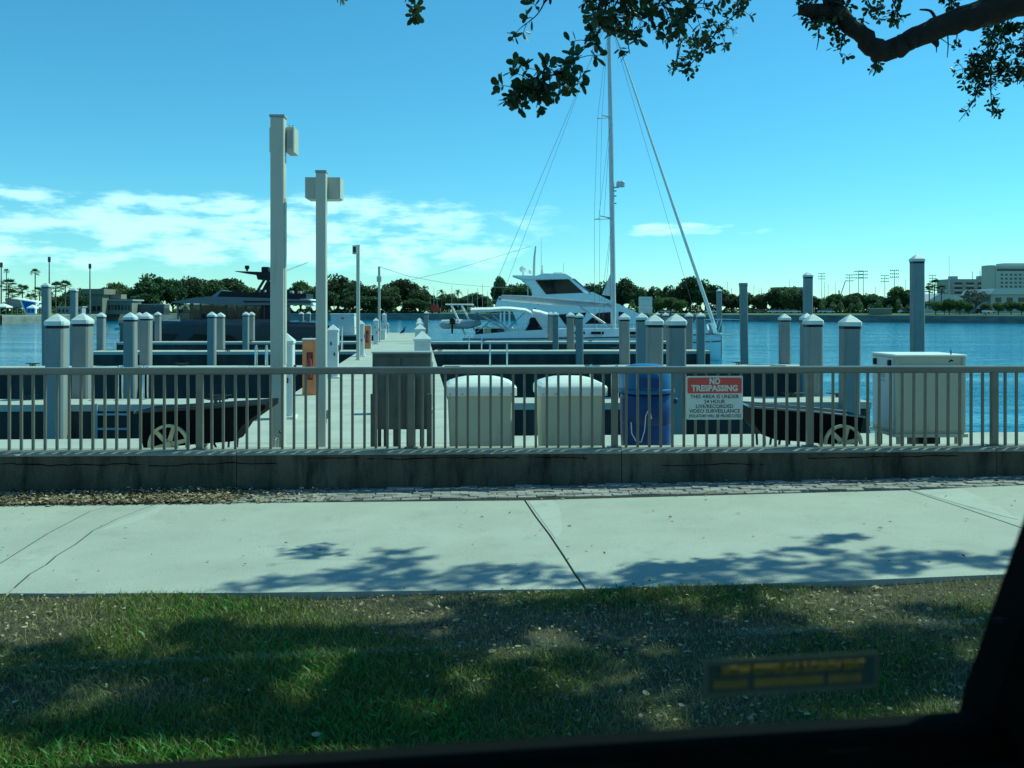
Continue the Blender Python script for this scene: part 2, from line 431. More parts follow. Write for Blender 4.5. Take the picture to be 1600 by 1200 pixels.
# ================================================================== SETTING
# water ------------------------------------------------------------
def water_mat():
    m = bpy.data.materials.new('harbour_water'); m.use_nodes = True
    N, L = m.node_tree.nodes, m.node_tree.links
    b = N['Principled BSDF']
    b.inputs['Base Color'].default_value = (0.015, 0.150, 0.285, 1)
    b.inputs['Roughness'].default_value = 0.07
    b.inputs['IOR'].default_value = 1.33
    tc = N.new('ShaderNodeTexCoord'); mp = N.new('ShaderNodeMapping')
    mp.inputs['Scale'].default_value = (0.40, 1.0, 1.0)
    L.new(tc.outputs['Object'], mp.inputs[0])
    def nz(sc, det, rough=0.6):
        n = N.new('ShaderNodeTexNoise'); n.inputs['Scale'].default_value = sc; n.inputs['Detail'].default_value = det
        n.inputs['Roughness'].default_value = rough
        L.new(mp.outputs[0], n.inputs['Vector']); return n.outputs['Fac']
    def mul(a, k):
        q = N.new('ShaderNodeMath'); q.operation = 'MULTIPLY'; L.new(a, q.inputs[0]); q.inputs[1].default_value = k; return q.outputs[0]
    def add(a, c):
        q = N.new('ShaderNodeMath'); q.operation = 'ADD'; L.new(a, q.inputs[0]); L.new(c, q.inputs[1]); return q.outputs[0]
    h = add(add(mul(nz(0.16, 2), 0.22), mul(nz(0.55, 4), 0.26)), mul(nz(2.0, 4), 0.13))
    bp = N.new('ShaderNodeBump'); bp.inputs['Distance'].default_value = 1.0
    mp2 = N.new('ShaderNodeMapping'); mp2.inputs['Scale'].default_value = (0.018, 0.16, 1.0); L.new(tc.outputs['Object'], mp2.inputs[0])
    nb = N.new('ShaderNodeTexNoise'); nb.inputs['Scale'].default_value = 1.0; nb.inputs['Detail'].default_value = 6; nb.inputs['Roughness'].default_value = 0.7; L.new(mp2.outputs[0], nb.inputs['Vector'])
    mr = N.new('ShaderNodeMapRange'); mr.inputs['From Min'].default_value = 0.38; mr.inputs['From Max'].default_value = 0.62; mr.inputs['To Min'].default_value = 0.25; mr.inputs['To Max'].default_value = 1.0; L.new(nb.outputs['Fac'], mr.inputs['Value']); L.new(mr.outputs[0], bp.inputs['Strength'])
    L.new(h, bp.inputs['Height']); L.new(bp.outputs[0], b.inputs['Normal'])
    return m
MB().add([(-4000, 9, WATER), (4000, 9, WATER), (4000, 6000, WATER), (-4000, 6000, WATER)], [(0, 1, 2, 3)]).build('water', water_mat(), kind='structure')

# near land --------------------------------------------------------
MB().box(-300, 300, -300, 10.9, -1.6, -0.30).build('ground', M_DIRT, kind='structure')
# grass verge: gently uneven sheet
def verge_z(x, y): return gz(x) - 0.030 + 0.018 * math.sin(x * 1.3 + 0.4) * math.cos(y * 1.9) + 0.010 * math.sin(x * 3.1 + y * 2.3)
def near_edge(px):   # near edge of the pavement in the photo
    return float(np.interp(px, [-900, 0, 400, 915, 1230, 1600, 2600], [930, 928, 926, 920, 911, 896, 846]))
def far_edge(px):
    return float(np.interp(px, [-900, 0, 380, 820, 1420, 1600, 2600], [799, 790, 786, 782, 766, 758, 716]))
vb = MB(); nx, ny = 120, 36
for j in range(ny + 1):
    for i in range(nx + 1):
        x = -9 + 18 * i / nx; y = 1.6 + 5.75 * j / ny
        vb.v.append((x, y, verge_z(x, y)))
for j in range(ny):
    for i in range(nx):
        a = j * (nx + 1) + i; vb.f.append((a, a + 1, a + nx + 2, a + nx + 1))
vb.build('verge', mat('verge_soil', (0.10, 0.08, 0.042), 0.95, 0.3, 2.2, 0.8, 40, col2=(0.028, 0.026, 0.013)), smooth=True, kind='structure')
# street under the van
MB().box(-60, 60, -9, 1.58, -0.29, -0.10).build('street', mat('asphalt', (0.05, 0.05, 0.052), 0.9, 0.15, 5, 0.4, 80), kind='structure')
MB().box(-60, 60, 1.44, 1.62, -0.289, 0.0).build('kerb', M_CONC, kind='structure')

# pavement: slabs between the joints the photo shows ---------------
side = bpy.data.objects.new('pavement', None); COL.objects.link(side); tag(side, kind='structure')
MB().vprism([(-13, 7.05), (13, 7.05), (13, 10.6), (-13, 9.9)], -0.29, lambda x, y: gz(x) - 0.007).build('bed', mat('joint_dirt', (0.022, 0.02, 0.015), 1.0, 0.2, 20), side)
J = [([(-760, far_edge(-760)), (-1300, near_edge(-900))]),
     ([(185, 787.7), (140, 799), (75, 833), (0, 880), (-120, 928)]),
     ([(244, 787), (215, 798), (182, 811), (145, 829), (118, 850), (88, 868), (72, 882), (46, 897), (30, 911), (12, 927)]),
     ([(820, 782), (836, 806), (858, 835), (880, 868), (897, 895), (915, 920)]),
     ([(1420, 766), (1500, 792), (1600, 826), (1830, 886)]),
     ([(2300, far_edge(2300)), (3300, near_edge(2600))])]
def jw(l): return [G(*p) for p in l]
for k in range(len(J) - 1):
    a, b = jw(J[k]), jw(J[k + 1])
    pa, pb = J[k][0][0], J[k + 1][0][0]; na, nb = J[k][-1][0], J[k + 1][-1][0]
    far = [G(x, far_edge(x)) for x in np.linspace(pa, pb, 8)[1:-1]]
    near = [G(x, near_edge(x)) for x in np.linspace(nb, na, 8)[1:-1]]
    g = 0.010
    poly = [(p.x + g, p.y) for p in reversed(a)] + [(p.x, p.y) for p in far] + [(p.x - g, p.y) for p in b] + [(p.x, p.y) for p in near]
    MB().vprism(poly, -0.29, lambda x, y: gz(x)).build('slab', M_CONC, side)
for pts in ([(252, 788), (232, 800), (192, 812), (152, 831), (190, 822), (240, 806), (262, 789)],
            [(826, 784), (866, 783), (876, 800), (878, 830), (868, 842)],
            [(1428, 767), (1500, 763), (1560, 790), (1590, 812), (1565, 806), (1500, 788)]):
    poly = [(G(*p).x, G(*p).y) for p in pts]
    MB().vprism(poly, lambda x, y: gz(x) - 0.01, lambda x, y: gz(x) + 0.003).build('repair_patch', M_CONC2, side)

# low flood wall -----------------------------------------------------
WS = 0.034                                   # wall line: Y = WY0 + WS*x
WY0, WTOP, WT = 10.90, 0.40, 0.33
wallY = lambda x: WY0 + WS * x
wang = math.atan(WS)
wall = thing('flood_wall', (0, WY0, 0), 'long low stained concrete flood wall carrying the metal railing', 'wall', rz=wang)
# face built as a slightly irregular grid, cast in bays
def wall_bay(x0, x1):
    b = MB(); nx_ = max(6, int((x1 - x0) / 0.11)); prof_n = 9
    rings = []
    for i in range(nx_ + 1):
        x = x0 + (x1 - x0) * i / nx_
        w = lambda s: 0.006 * math.sin(x * 7.3 + s) + 0.004 * math.sin(x * 17.1 + 2 * s) + 0.003 * random.uniform(-1, 1)
        rings.append([(x, 0.012 + w(0), -0.35), (x, w(1), 0.0), (x, w(2), 0.14), (x, 0.004 + w(3), 0.26), (x, w(4), WTOP - 0.045),
                      (x, WT, WTOP - 0.045), (x, WT, -0.35)])
    b.loft(rings)
    return b
xs = [-14, -7.4, -3.1, 1.25, 5.6, 14]
for a, b in zip(xs, xs[1:]):
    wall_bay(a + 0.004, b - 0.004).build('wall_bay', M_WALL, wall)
    # cap with a chipped front arris
    cb = MB(); rings = []; n_ = int((b - a) / 0.07)
    for i in range(n_ + 1):
        x = a + 0.004 + (b - a - 0.008) * i / n_
        chip = max(0, random.gauss(0, 0.010)) if random.random() < 0.5 else 0
        rings.append([(x, -0.012 + 0.003 * math.sin(x * 9), WTOP - 0.045), (x, -0.012 + 0.002 * math.sin(x * 13), WTOP - 0.020 - chip), (x, 0.012 + chip, WTOP), (x, WT - 0.01, WTOP), (x, WT + 0.008, WTOP - 0.012), (x, WT + 0.008, WTOP - 0.045)])
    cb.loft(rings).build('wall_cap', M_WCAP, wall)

for x0_, x1_, z_ in ((-7.2, -2.6, .27), (-2.3, .9, .31), (1.7, 2.9, .22), (3.4, 5.2, .29)):
    pts_ = []; zz_ = z_
    for q in np.arange(x0_, x1_, .07):
        zz_ += random.gauss(0, .006) + (z_ - zz_) * .1; pts_.append((q, -.001 + random.uniform(-.002, .002), zz_))
    MB().tube(pts_, [.0045 * (.5 + random.random()) for _ in pts_], 5).build('crack', mat('crack_dark', (.008, .008, .007), 1, .1, 5, spec=0.05), wall)
# bricks between wall and pavement -----------------------------------
strip = bpy.data.objects.new('brick_verge', None); COL.objects.link(strip); tag(strip, kind='structure')
MB().vprism([(-13, 9.5), (13, 10.2), (13, 11.7), (-13, 10.75)], -0.28, lambda x, y: gz(x) - 0.035).build('sand_bed', M_DIRT, strip)
bx_l, bx_w = 0.205, 0.10
bmeshes = []
for k in range(6):
    b = MB(); j = lambda: random.uniform(-.004, .004)
    b.rbox(-bx_l / 2 + .005 + j(), bx_l / 2 - .005 + j(), -bx_w / 2 + .004 + j(), bx_w / 2 - .004 + j(), -0.06, 0.0, 0.007)
    bmeshes.append(b.mesh('brick', M_BRICK))
nb_ = 0
for row in range(8):
    for i in range(60):
        u = -3.15 + (i + 0.5 * (row % 2)) * bx_l + random.uniform(-.006, .006)
        v = -0.058 - row * bx_w
        x = u * math.cos(wang) - v * math.sin(wang); y = WY0 + u * math.sin(wang) + v * math.cos(wang)
        px = CX + x / y * FOC
        if px > 1640: continue
        fe = G(px, far_edge(px)).y
        if y - bx_w / 2 < fe + 0.005: continue
        if nb_ >= 298: continue
        o = link('brick', random.choice(bmeshes), strip); nb_ += 1
        o.location = (x, y, gz(x) + 0.002 + random.uniform(-.012, .008)); o.rotation_euler = (random.uniform(-.05, .05), random.uniform(-.04, .04), wang + random.uniform(-.05, .05))

# promenade behind the wall ------------------------------------------
PY0, PYS = 14.85, 0.057
MB().vprism([(-40, 9.9), (40, 12.6), (40, PY0 + PYS * 40), (-40, PY0 - PYS * 40)], WATER - 1.5, DECK).build('promenade', M_DECK, kind='structure')

# main pier --------------------------------------------------------
PSL = -0.0955
pierL = lambda y: -4.35 + PSL * (y - 14.4)
pierR = lambda y: -0.78 + PSL * (y - 14.4)
pier = thing('main_pier', (0, 0, 0), 'wide pale concrete main pier running out from the promenade between the pedestals', 'pier')
yb = [14.0] + [19 + 5.6 * i for i in range(12)] + [87.0]
for a, b in zip(yb, yb[1:]):
    if b <= a: continue
    MB().vprism([(pierL(a), a + .008), (pierR(a), a + .008), (pierR(b), b - .008), (pierL(b), b - .008)], DECK - 0.30, DECK + 0.004 + 0.001 * random.random()).build('deck_slab', M_DECK, pier)
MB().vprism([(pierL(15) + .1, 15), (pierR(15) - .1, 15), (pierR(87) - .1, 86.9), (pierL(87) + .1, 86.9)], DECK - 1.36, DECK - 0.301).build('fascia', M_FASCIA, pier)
for y in (30, 44, 58, 72, 86):
    for e in (pierL(y) + .4, pierR(y) - .4):
        MB().tube([(e, y, WATER - 1.2), (e, y, DECK - 1.36)], .18, 10).build('support_pile', M_FASCIA, pier)

# finger piers -----------------------------------------------------
FS = 0.035
cleat_b = MB()
cleat_b.box(-.03, .03, -.035, .035, 0, .09); cleat_b.box(-.10, -.07, -.02, .02, 0, .07); cleat_b.box(.07, .10, -.02, .02, 0, .07)
cleat_b.tube([(-.26, 0, .10), (-.1, 0, .085), (.1, 0, .085), (.26, 0, .10)], [.012, .026, .026, .012], 6)
cleat_me = cleat_b.mesh('cleat', M_DARK)
def finger(y_near, y_far, side_, xend, label, cleats, yref=0.0):
    """a finger pier from the main pier edge to xend, edges given at x=0"""
    x0 = (pierR(y_near) - 0.0) if side_ > 0 else pierL(y_near)
    xa, xb = (x0, xend) if side_ > 0 else (xend, x0)
    f = thing('finger_pier', (0, 0, 0), label, 'pier')
    yn = lambda x: y_near + FS * x; yf = lambda x: y_far + FS * x
    MB().vprism([(xa, yn(xa)), (xb, yn(xb)), (xb, yf(xb)), (xa, yf(xa))], DECK - 0.14, DECK).build('deck_slab', M_DECK, f)
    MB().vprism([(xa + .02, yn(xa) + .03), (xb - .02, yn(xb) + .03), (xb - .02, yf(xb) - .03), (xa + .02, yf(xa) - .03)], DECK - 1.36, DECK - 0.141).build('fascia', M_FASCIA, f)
    # bearers under the fascia
    n_ = max(3, int((xb - xa) / 3.2))
    for i in range(n_ + 1):
        x = xa + .35 + (xb - xa - .7) * i / n_
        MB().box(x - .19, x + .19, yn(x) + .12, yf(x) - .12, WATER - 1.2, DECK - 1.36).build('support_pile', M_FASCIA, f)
    for cx_, side in cleats:
        c = link('cleat', cleat_me, f); c.location = (cx_, (yn(cx_) + .16) if side < 0 else (yf(cx_) - .16), DECK)
    return f
Xat = lambda px, Y: (px - CX) / FOC * Y
F1 = (20.15, 21.45); F2 = (32.0, 34.6); F3 = (46.6, 48.6); F4 = (61.0, 63.2); F5 = (81, 83)
finger(*F1, 1, Xat(1362, 20.4), 'first concrete finger pier out from the promenade, on the bins and cabinet side', [(3.2, -1), (6.3, 1), (7.3, 1)])
finger(*F1, -1, -16.5, 'first concrete finger pier out from the promenade, on the dark yacht side', [(-6.2, -1), (-6.4, 1), (-10.6, 1), (-13.5, -1)])
finger(*F2, 1, Xat(1284, 32.2), 'second concrete finger pier out from the promenade, on the bins and cabinet side', [(-2.0, -1), (2.7, -1), (8.2, 1), (9.0, -1)])
finger(*F2, -1, -19.5, 'second concrete finger pier out from the promenade, on the dark yacht side', [(-12.5, -1), (-11.7, 1), (-16.9, 1)])
finger(*F3, 1, Xat(1110, 47), 'third concrete finger pier out from the promenade, on the sailboat side', [(-3.5, -1), (5.2, 1)])
finger(*F3, -1, Xat(142, 46.6), 'third concrete finger pier out from the promenade, on the dark yacht side', [(-13.7, -1), (-12.7, 1), (-9.2, 1)])
finger(*F4, 1, Xat(1058, 61.5), 'far concrete finger pier beside the sailboat', [(-1.8, -1), (5.0, -1)])
finger(*F4, -1, Xat(190, 61), 'far concrete finger pier beside the dark yacht', [(-16.5, -1), (-12, 1)])
finger(*F5, -1, Xat(478, 81), 'farthest short finger pier carrying the white dock locker', [])

# piles --------------------------------------------------------------
def pile_mesh(w, top):
    h = w / 2
    b = MB(); c = h * 0.22
    def ring(s, z, cc=c): return [(-s + cc, -s, z), (s - cc, -s, z), (s, -s + cc, z), (s, s - cc, z), (s - cc, s, z), (-s + cc, s, z), (-s, s - cc, z), (-s, -s + cc, z)]
    b.loft([ring(h, WATER - 1.4), ring(h, top - .19)])
    e = MB()
    e.loft([ring(h * 1.09, top - .24), ring(h * 1.11, top - .20), ring(h * 1.09, top - .155), ring(h * .60, top - .075, c * .5), ring(h * .04, top, c * .02)])
    s_ = MB(); s_.loft([ring(h * 1.012, top - .30), ring(h * 1.012, top - .24)])
    return b, e, s_
def pile(px, Y, py_top, label, group, w=0.36, flat=False, lean=0.0):
    x = Xat(px, Y); top = CZ - (py_top - HY) / FOC * Y
    t = thing('dock_pile', (x, Y, 0), label, 'pile', group, rz=wang + random.uniform(-.04, .04))
    t.rotation_euler.y = lean + random.uniform(-.009, .009); t.rotation_euler.x = random.uniform(-.006, .006)
    b, e, s_ = pile_mesh(w, top)
    b.build('shaft', M_PILE, t)
    if flat:
        MB().rbox(-w * .54, w * .54, -w * .54, w * .54, top - .19, top, .03).build('cap', M_PILE, t)
    else:
        e.build('cap', M_CAP, t); s_.build('cap_band', M_BLACK, t)
fy = lambda F, k, px: (F[0] - .30 + FS * Xat(px, F[0])) if k < 0 else (F[1] + .30 + FS * Xat(px, F[1]))
FN = {1: F1, 2: F2, 3: F3, 4: F4}
ords = {1: 'first', 2: 'second', 3: 'third', 4: 'far'}
def plabel(n, k, side, px, lst):
    e = 'landward' if k < 0 else 'seaward'
    same = sorted([q[0] for q in lst if q[1] == n and q[2] == k], key=lambda q: q if side == 'sailboat' else -q)   # from the main pier outwards
    w = '' if len(same) == 1 else ', ' + (['inner end', 'outer end'] if len(same) == 2 else ['inner end', 'middle', 'outer end'])[same.index(px)]
    return 'white-capped grey pile%s of %s finger pier, %s edge, %s side' % (w if w else ' at one end', ords[n], e, side), 'piles of the finger piers'
PL_Y = [(89, 1, -1, 490), (129, 1, 1, 489), (204, 2, -1, 488), (228, 2, 1, 487.5), (158, 3, 1, 488), (331, 3, -1, 487), (345, 3, 1, 488),
                     (217, 3, 1, 488), (384, 4, -1, 487), (393, 4, 1, 487), (247, 4, 1, 487)]
for px, n, k, py in PL_Y:
    pile(px, fy(FN[n], k, px), py, *plabel(n, k, 'dark yacht', px, PL_Y))
PL_S = [(1056.5, 1, -1, 490), (1022, 1, 1, 491), (1271, 1, 1, 490.5), (1327, 1, -1, 491.5), (976, 2, 1, 489), (1003, 2, -1, 488.5), (1226, 2, 1, 490), (1260, 2, -1, 489),
                     (891.5, 3, 1, 487.5), (905.5, 3, -1, 488.5), (1076, 3, 1, 488), (1095, 3, -1, 488), (860, 4, 1, 487), (868, 4, -1, 487), (1040, 4, 1, 488)]
for px, n, k, py in PL_S:
    pile(px, fy(FN[n], k, px), py, *plabel(n, k, 'sailboat', px, PL_S))
pile(471, 79.5, 487, 'short grey dock pile with white cap behind the stern of the dark yacht', 'piles behind the dark yacht stern')
pile(482, 84.5, 487, 'short grey dock pile with white cap behind the stern of the dark yacht', 'piles behind the dark yacht stern')
pile(666, 82, 486, 'short grey dock pile with white cap at the seaward end of the main pier', None)
pile(1027, 78, 488, 'short grey dock pile with white cap behind the white sign board post', None)
pile(73, 47, 441, 'tall grey mooring pile with white cap in open water beside the palms shore', 'tall piles on the dark yacht side')
pile(115.5, 58, 449, 'tall grey mooring pile with white cap in open water beside the palms shore', 'tall piles on the dark yacht side')
pile(1124, 76, 451, 'tall grey mooring pile with white cap behind the bow of the sailboat', None)
pile(1163, 50, 442, 'tall flat topped dark grey mooring pile in open water off the sailboat bow', None, flat=True, lean=-.008)
pile(1262, 43, 424.5, 'tall grey mooring pile rising above a pair of short capped piles', None)
pile(1433.5, 30.5, 397, 'tallest grey mooring pile, standing behind the large cream cabinet', None)

# far shore --------------------------------------------------------------
shore = [(-700, 520), (-200, 511), (0, 507), (90, 504), (170, 501.5), (330, 500), (480, 499.5), (640, 499.5), (900, 500), (1130, 502), (1280, 503), (1430, 504), (1600, 505.5), (1850, 508), (2600, 516)]
def shoreY(px):
    wlp = np.interp(px, [s[0] for s in shore], [s[1] for s in shore]); return (CZ - WATER) * FOC / (wlp - HY)
def seawall_top(px): return float(np.interp(px, [-700, 0, 170, 480, 1000, 1600], [0.7, 0.7, 0.9, 1.1, 0.75, 0.55]))
BANK = 1.35
bk = MB(); rows = []
for px, wlp in shore:
    Y = shoreY(px); x = Xat(px, Y); st = seawall_top(px)
    d = Vector((x, Y)).normalized()
    r = [(x, Y, st - .05)]
    for off, z in ((6, st + .12), (30, BANK), (120, BANK + .2), (3500, BANK + .3)): r.append((x + d.x * off, Y + d.y * off, z))
    rows.append(r)
bk.loft(rows, cap=False, closed=False).build('far_bank', M_BANK, smooth=True, kind='structure')
sw = thing('seawall', (0, 0, 0), 'long grey concrete seawall along the far shore under the trees', 'wall')
for (pa, _), (pb, _) in zip(shore, shore[1:]):
    Ya, Yb = shoreY(pa), shoreY(pb); xa, xb = Xat(pa, Ya), Xat(pb, Yb)
    za, zb = seawall_top(pa), seawall_top(pb)
    MB().add([(xa, Ya, WATER - 1), (xb, Yb, WATER - 1), (xb, Yb + 1, WATER - 1), (xa, Ya + 1, WATER - 1), (xa, Ya, za), (xb, Yb, zb), (xb, Yb + 1, zb), (xa, Ya + 1, za)],
             [(0, 3, 2, 1), (4, 5, 6, 7), (0, 1, 5, 4), (1, 2, 6, 5), (2, 3, 7, 6), (3, 0, 4, 7)]).build('wall_panel', M_SEAW, sw)
    MB().add([(xa, Ya - .15, za), (xb, Yb - .15, zb), (xb, Yb + 1, zb), (xa, Ya + 1, za), (xa, Ya - .15, za + .25), (xb, Yb - .15, zb + .25), (xb, Yb + 1, zb + .25), (xa, Ya + 1, za + .25)],
             [(0, 3, 2, 1), (4, 5, 6, 7), (0, 1, 5, 4), (1, 2, 6, 5), (2, 3, 7, 6), (3, 0, 4, 7)]).build('wall_cap', mat('seawall_cap', (0.33, 0.33, 0.30), 0.9, 0.1, 0.3), sw)

# far trees ----------------------------------------------------------------
def make_crown(seed, lm, nclump=46, per=120, cr=1.9, leaf=0.34, hollow=.42, stretch=1.0):
    rg = np.random.default_rng(seed)
    pts, cc = crown_points(5.2, 4.6, 7.6, nclump, per, cr, rg, hollow)
    pts[:, 0] *= 1 + 0.15 * np.sin(seed)
    V, F = quads_cloud(pts, leaf, rg=rg, aspect=.7)
    return fast_mesh('crown', V, F, lm, 4), cc
def make_trunk(seed, cc, h=3.2):
    rr = random.Random(seed); b = MB()
    b.tube([(0, 0, -h), (0.1, 0, -h * .5), (0.05, .1, 0.6)], [.42, .34, .28], 8)
    for k in range(9):
        c = cc[rr.randrange(len(cc))]
        b.tube([(0.05, .05, rr.uniform(-.8, .5)), (c[0] * .4, c[1] * .4, c[2] * .5), (c[0] * .92, c[1] * .92, c[2])], [.18, .11, .04], 5)
    return b.mesh('trunk', M_TRUNK)
OAKS = []
for s in range(5):
    cm, cc = make_crown(20 + s, L_OAK, nclump=44 + 4 * s, cr=1.8 + .1 * s)
    OAKS.append((cm, make_trunk(s, cc)))
OAKL = []
for s in range(3):
    cm, cc = make_crown(40 + s, L_OAK2, nclump=40, cr=2.0)
    OAKL.append((cm, make_trunk(10 + s, cc)))
cm, cc = make_crown(61, L_BARE, nclump=46, per=42, cr=1.5, leaf=.22, hollow=.3)
BARE = (cm, make_trunk(33, cc))
def tree(px, py_top, hw, label, group, proto=None, Y=None, back=25, base=None, name='oak_tree'):
    """crown centre px, top row, half width px"""
    Y = Y or shoreY(px) + back
    x = Xat(px, Y); s = Y / FOC
    top = CZ - (py_top - HY) * s
    z0 = BANK if base is None else base
    if group and not label.startswith(('small', 'low')): label = ('big ' if hw >= 30 else 'small ' if hw <= 18 else 'mid-sized ') + label
    t = thing(name, (x, Y, z0), label, 'tree', group, rz=random.uniform(0, 6.28))
    H = top - z0
    cm, tm = proto or random.choice(OAKS)
    w = hw * s / 5.2
    ch = H * random.uniform(.72, .86)
    c = link('crown', cm, t); c.location = (0, 0, H - ch); c.scale = (w * random.uniform(.9, 1.15), w * random.uniform(.9, 1.1), ch / 7.7); c.rotation_euler = (random.uniform(-.12, .12), random.uniform(-.12, .12), 0)
    u = link('trunk', tm, t); u.location = (0, 0, H - ch); u.scale = (w, w, ch / 7.7 if H - ch < .1 else max((H - ch) / 3.2, ch / 7.7))
    return t
def palm_meshes(seed, fronds=26, L=1.0, droop=1.0, fan=True):
    rr = random.Random(seed); b = MB()
    for k in range(fronds):
        a = 2 * math.pi * k / fronds * 2.4 + rr.uniform(-.2, .2); e = rr.uniform(-.5, 1.25)
        d = Vector((math.cos(a) * math.cos(e), math.sin(a) * math.cos(e), math.sin(e)))
        sidev = d.cross(Vector((0, 0, 1))).normalized(); up = sidev.cross(d)
        st = Vector((0, 0, 0)); mid = d * L * .55; 
        if fan:
            b.tube([st, mid], [.018, .012], 3)
            for q in range(9):
                th = (q - 4) / 4 * 1.25
                dd = (d * math.cos(th) + sidev * math.sin(th)) * L * .62 * rr.uniform(.8, 1.1)
                tip = mid + dd - Vector((0, 0, droop * L * .22 * rr.random()))
                w = dd.cross(up).normalized() * .055 * L
                b.add([mid, mid + dd * .5 + w, tip, mid + dd * .5 - w], [(0, 1, 2, 3)])
        else:
            for q in range(10):
                t0 = q / 10; c0 = d * L * 1.5 * t0 - Vector((0, 0, droop * L * .9 * t0 * t0)); c1 = d * L * 1.5 * (t0 + .1) - Vector((0, 0, droop * L * .9 * (t0 + .1) ** 2))
                for sg in (-1, 1):
                    tip = c1 + sidev * sg * L * .42 * (1 - t0 * .6) - Vector((0, 0, L * .16)) + d * .1
                    b.add([c0, c1, tip], [(0, 1, 2)])
    return b.mesh('crown', L_PALM)
PALMS = [palm_meshes(s) for s in range(3)]; PALMF = [palm_meshes(9 + s, 17, 1.0, 1.0, False) for s in range(2)]
def palm(px, py_top, r, label, group, feather=False, Y=None, back=22, lean=0.0):
    Y = Y or shoreY(px) + back; s = Y / FOC
    x = Xat(px, Y); top = CZ - (py_top - HY) * s; z0 = BANK
    rr = r * s
    t = thing('palm_tree', (x, Y, z0), label, 'tree', group, rz=random.uniform(0, 6))
    hz = top - z0 - rr * .85
    b = MB(); b.tube([(0, 0, -.3), (lean * .3, 0, hz * .4), (lean, 0, hz)], [.26, .19, .2 if not feather else .13], 8)
    b.build('trunk', M_TRUNK, t)
    c = link('crown', random.choice(PALMF if feather else PALMS), t); c.location = (lean, 0, hz); c.scale = (rr / 1.05,) * 3
    return t
gW = 'palms beside the blue and white tents'
for px, py, r in [(13, 435, 11), (35, 444, 9), (62, 447, 10), (87, 440, 9.5), (102, 438, 8.5), (48, 458, 8), (20, 452, 9), (76, 455, 8), (112, 455, 8), (128, 458, 8)]:
    palm(px, py, r * 1.35, 'bushy cabbage palm beside the tents on the far shore', gW)
palm(55, 420, 8, 'tall slender palm with a small round head above the blue banner structure', None, back=60)
palm(10, 420, 5, 'distant slender palm with a tiny head above the tents', None, back=190)
gl = 'oaks behind the low buildings and dark yacht'
for px, py, hw, bk_ in [(120, 452, 26, 60), (178, 443, 30, 75), (150, 458, 24, 60), (208, 448, 22, 40), (240, 428, 36, 34), (270, 438, 26, 30), (300, 432, 34, 34), (330, 436, 30, 36), (355, 434, 30, 40), (385, 448, 26, 40), (415, 452, 26, 42), (225, 458, 22, 25), (95, 462, 22, 65), (442, 450, 24, 40), (172, 460, 15, 14), (150, 464, 13, 10), (128, 460, 15, 12), (192, 462, 13, 10)]:
    tree(px, py, hw, 'dark round live oak behind the dark yacht and low buildings', gl, back=bk_)
gc = 'oaks across the water beyond the main pier'
for px, py, hw, bk_ in [(470, 441, 26, 30), (498, 446, 26, 26), (528, 429, 34, 34), (552, 440, 28, 28), (585, 446, 24, 30), (512, 456, 22, 18), (575, 462, 20, 16), (612, 446, 22, 26), (632, 435, 32, 34), (655, 452, 22, 22), (602, 462, 20, 16), (648, 466, 20, 14), (545, 464, 18, 14)]:
    tree(px, py, hw, 'dense green live oak across the water beyond the main pier', gc, back=bk_)
for px, py in ((497, 462), (522, 457), (562, 460), (590, 464), (540, 452)):
    palm(px, py, 8, 'cabbage palm at the front of the oaks beyond the main pier', 'palms beyond the main pier', back=14)
gm = 'low trees behind the distant marina'
for px, py, hw in [(672, 460, 16), (700, 458, 20), (728, 462, 20), (745, 456, 18), (760, 462, 16), (715, 470, 16), (688, 468, 15)]:
    tree(px, py, hw, 'low hazy tree behind the distant marina masts', gm, back=130)
palm(690, 450, 6.5, 'royal palm with feathery head rising from the distant marina trees', 'feathery palms at the distant marina', True, back=110)
palm(716, 450, 6.5, 'royal palm with feathery head rising from the distant marina trees', 'feathery palms at the distant marina', True, back=110)
tree(782, 431, 14, 'upright tree rising beside the stern of the white motor yacht', None, back=40)
gy = 'oaks seen behind the white motor yacht'
for px, py, hw in [(800, 446, 18), (816, 442, 18), (838, 446, 18), (790, 462, 16), (926, 441, 22), (948, 440, 22), (972, 436, 24), (995, 446, 20), (905, 446, 18), (870, 450, 20)]:
    tree(px, py, hw, 'oak showing behind the white motor yacht and the mast', gy, back=34)
for px, py, hw in [(1030, 463, 14), (1048, 464, 15), (1012, 466, 12), (1064, 468, 12)]:
    tree(px, py, hw, 'small light green tree beside the white sign board', 'light green trees beside the sign board', random.choice(OAKL), back=14)
gr = 'oaks along the far road behind the sailboat bow'
for px, py, hw in [(1022, 448, 20), (1045, 446, 20), (1078, 434, 26), (1102, 437, 22), (1120, 446, 18), (1145, 460, 18), (1168, 456, 18), (1190, 458, 16), (1062, 452, 18), (1212, 449, 20), (1232, 447, 22), (1252, 455, 18), (1270, 462, 16)]:
    tree(px, py, hw, 'oak along the far road behind the sailboat bow', gr, back=45)
gq = 'greyish trees below the stadium lights'
for px, py, hw in [(1292, 464, 15), (1305, 458, 17), (1322, 460, 17), (1340, 457, 18), (1360, 458, 17), (1378, 462, 16), (1400, 446, 20), (1418, 452, 18), (1390, 466, 14), (1425, 466, 14), (1312, 468, 14), (1350, 470, 14), (1408, 470, 12)]:
    tree(px, py, hw, 'greyish green tree below the stadium lights', gq, random.choice(OAKS + OAKL), back=55)
for px, py, r in [(1460, 436, 12), (1452, 446, 10), (1471, 445, 10)]:
    palm(px, py, r, 'bushy dark palm in the cluster beside the white roofed building', 'palms beside the white roofed building', back=36)
tree(1525, 447, 27, 'thin grey half bare tree in front of the hotel blocks', None, BARE, back=30)
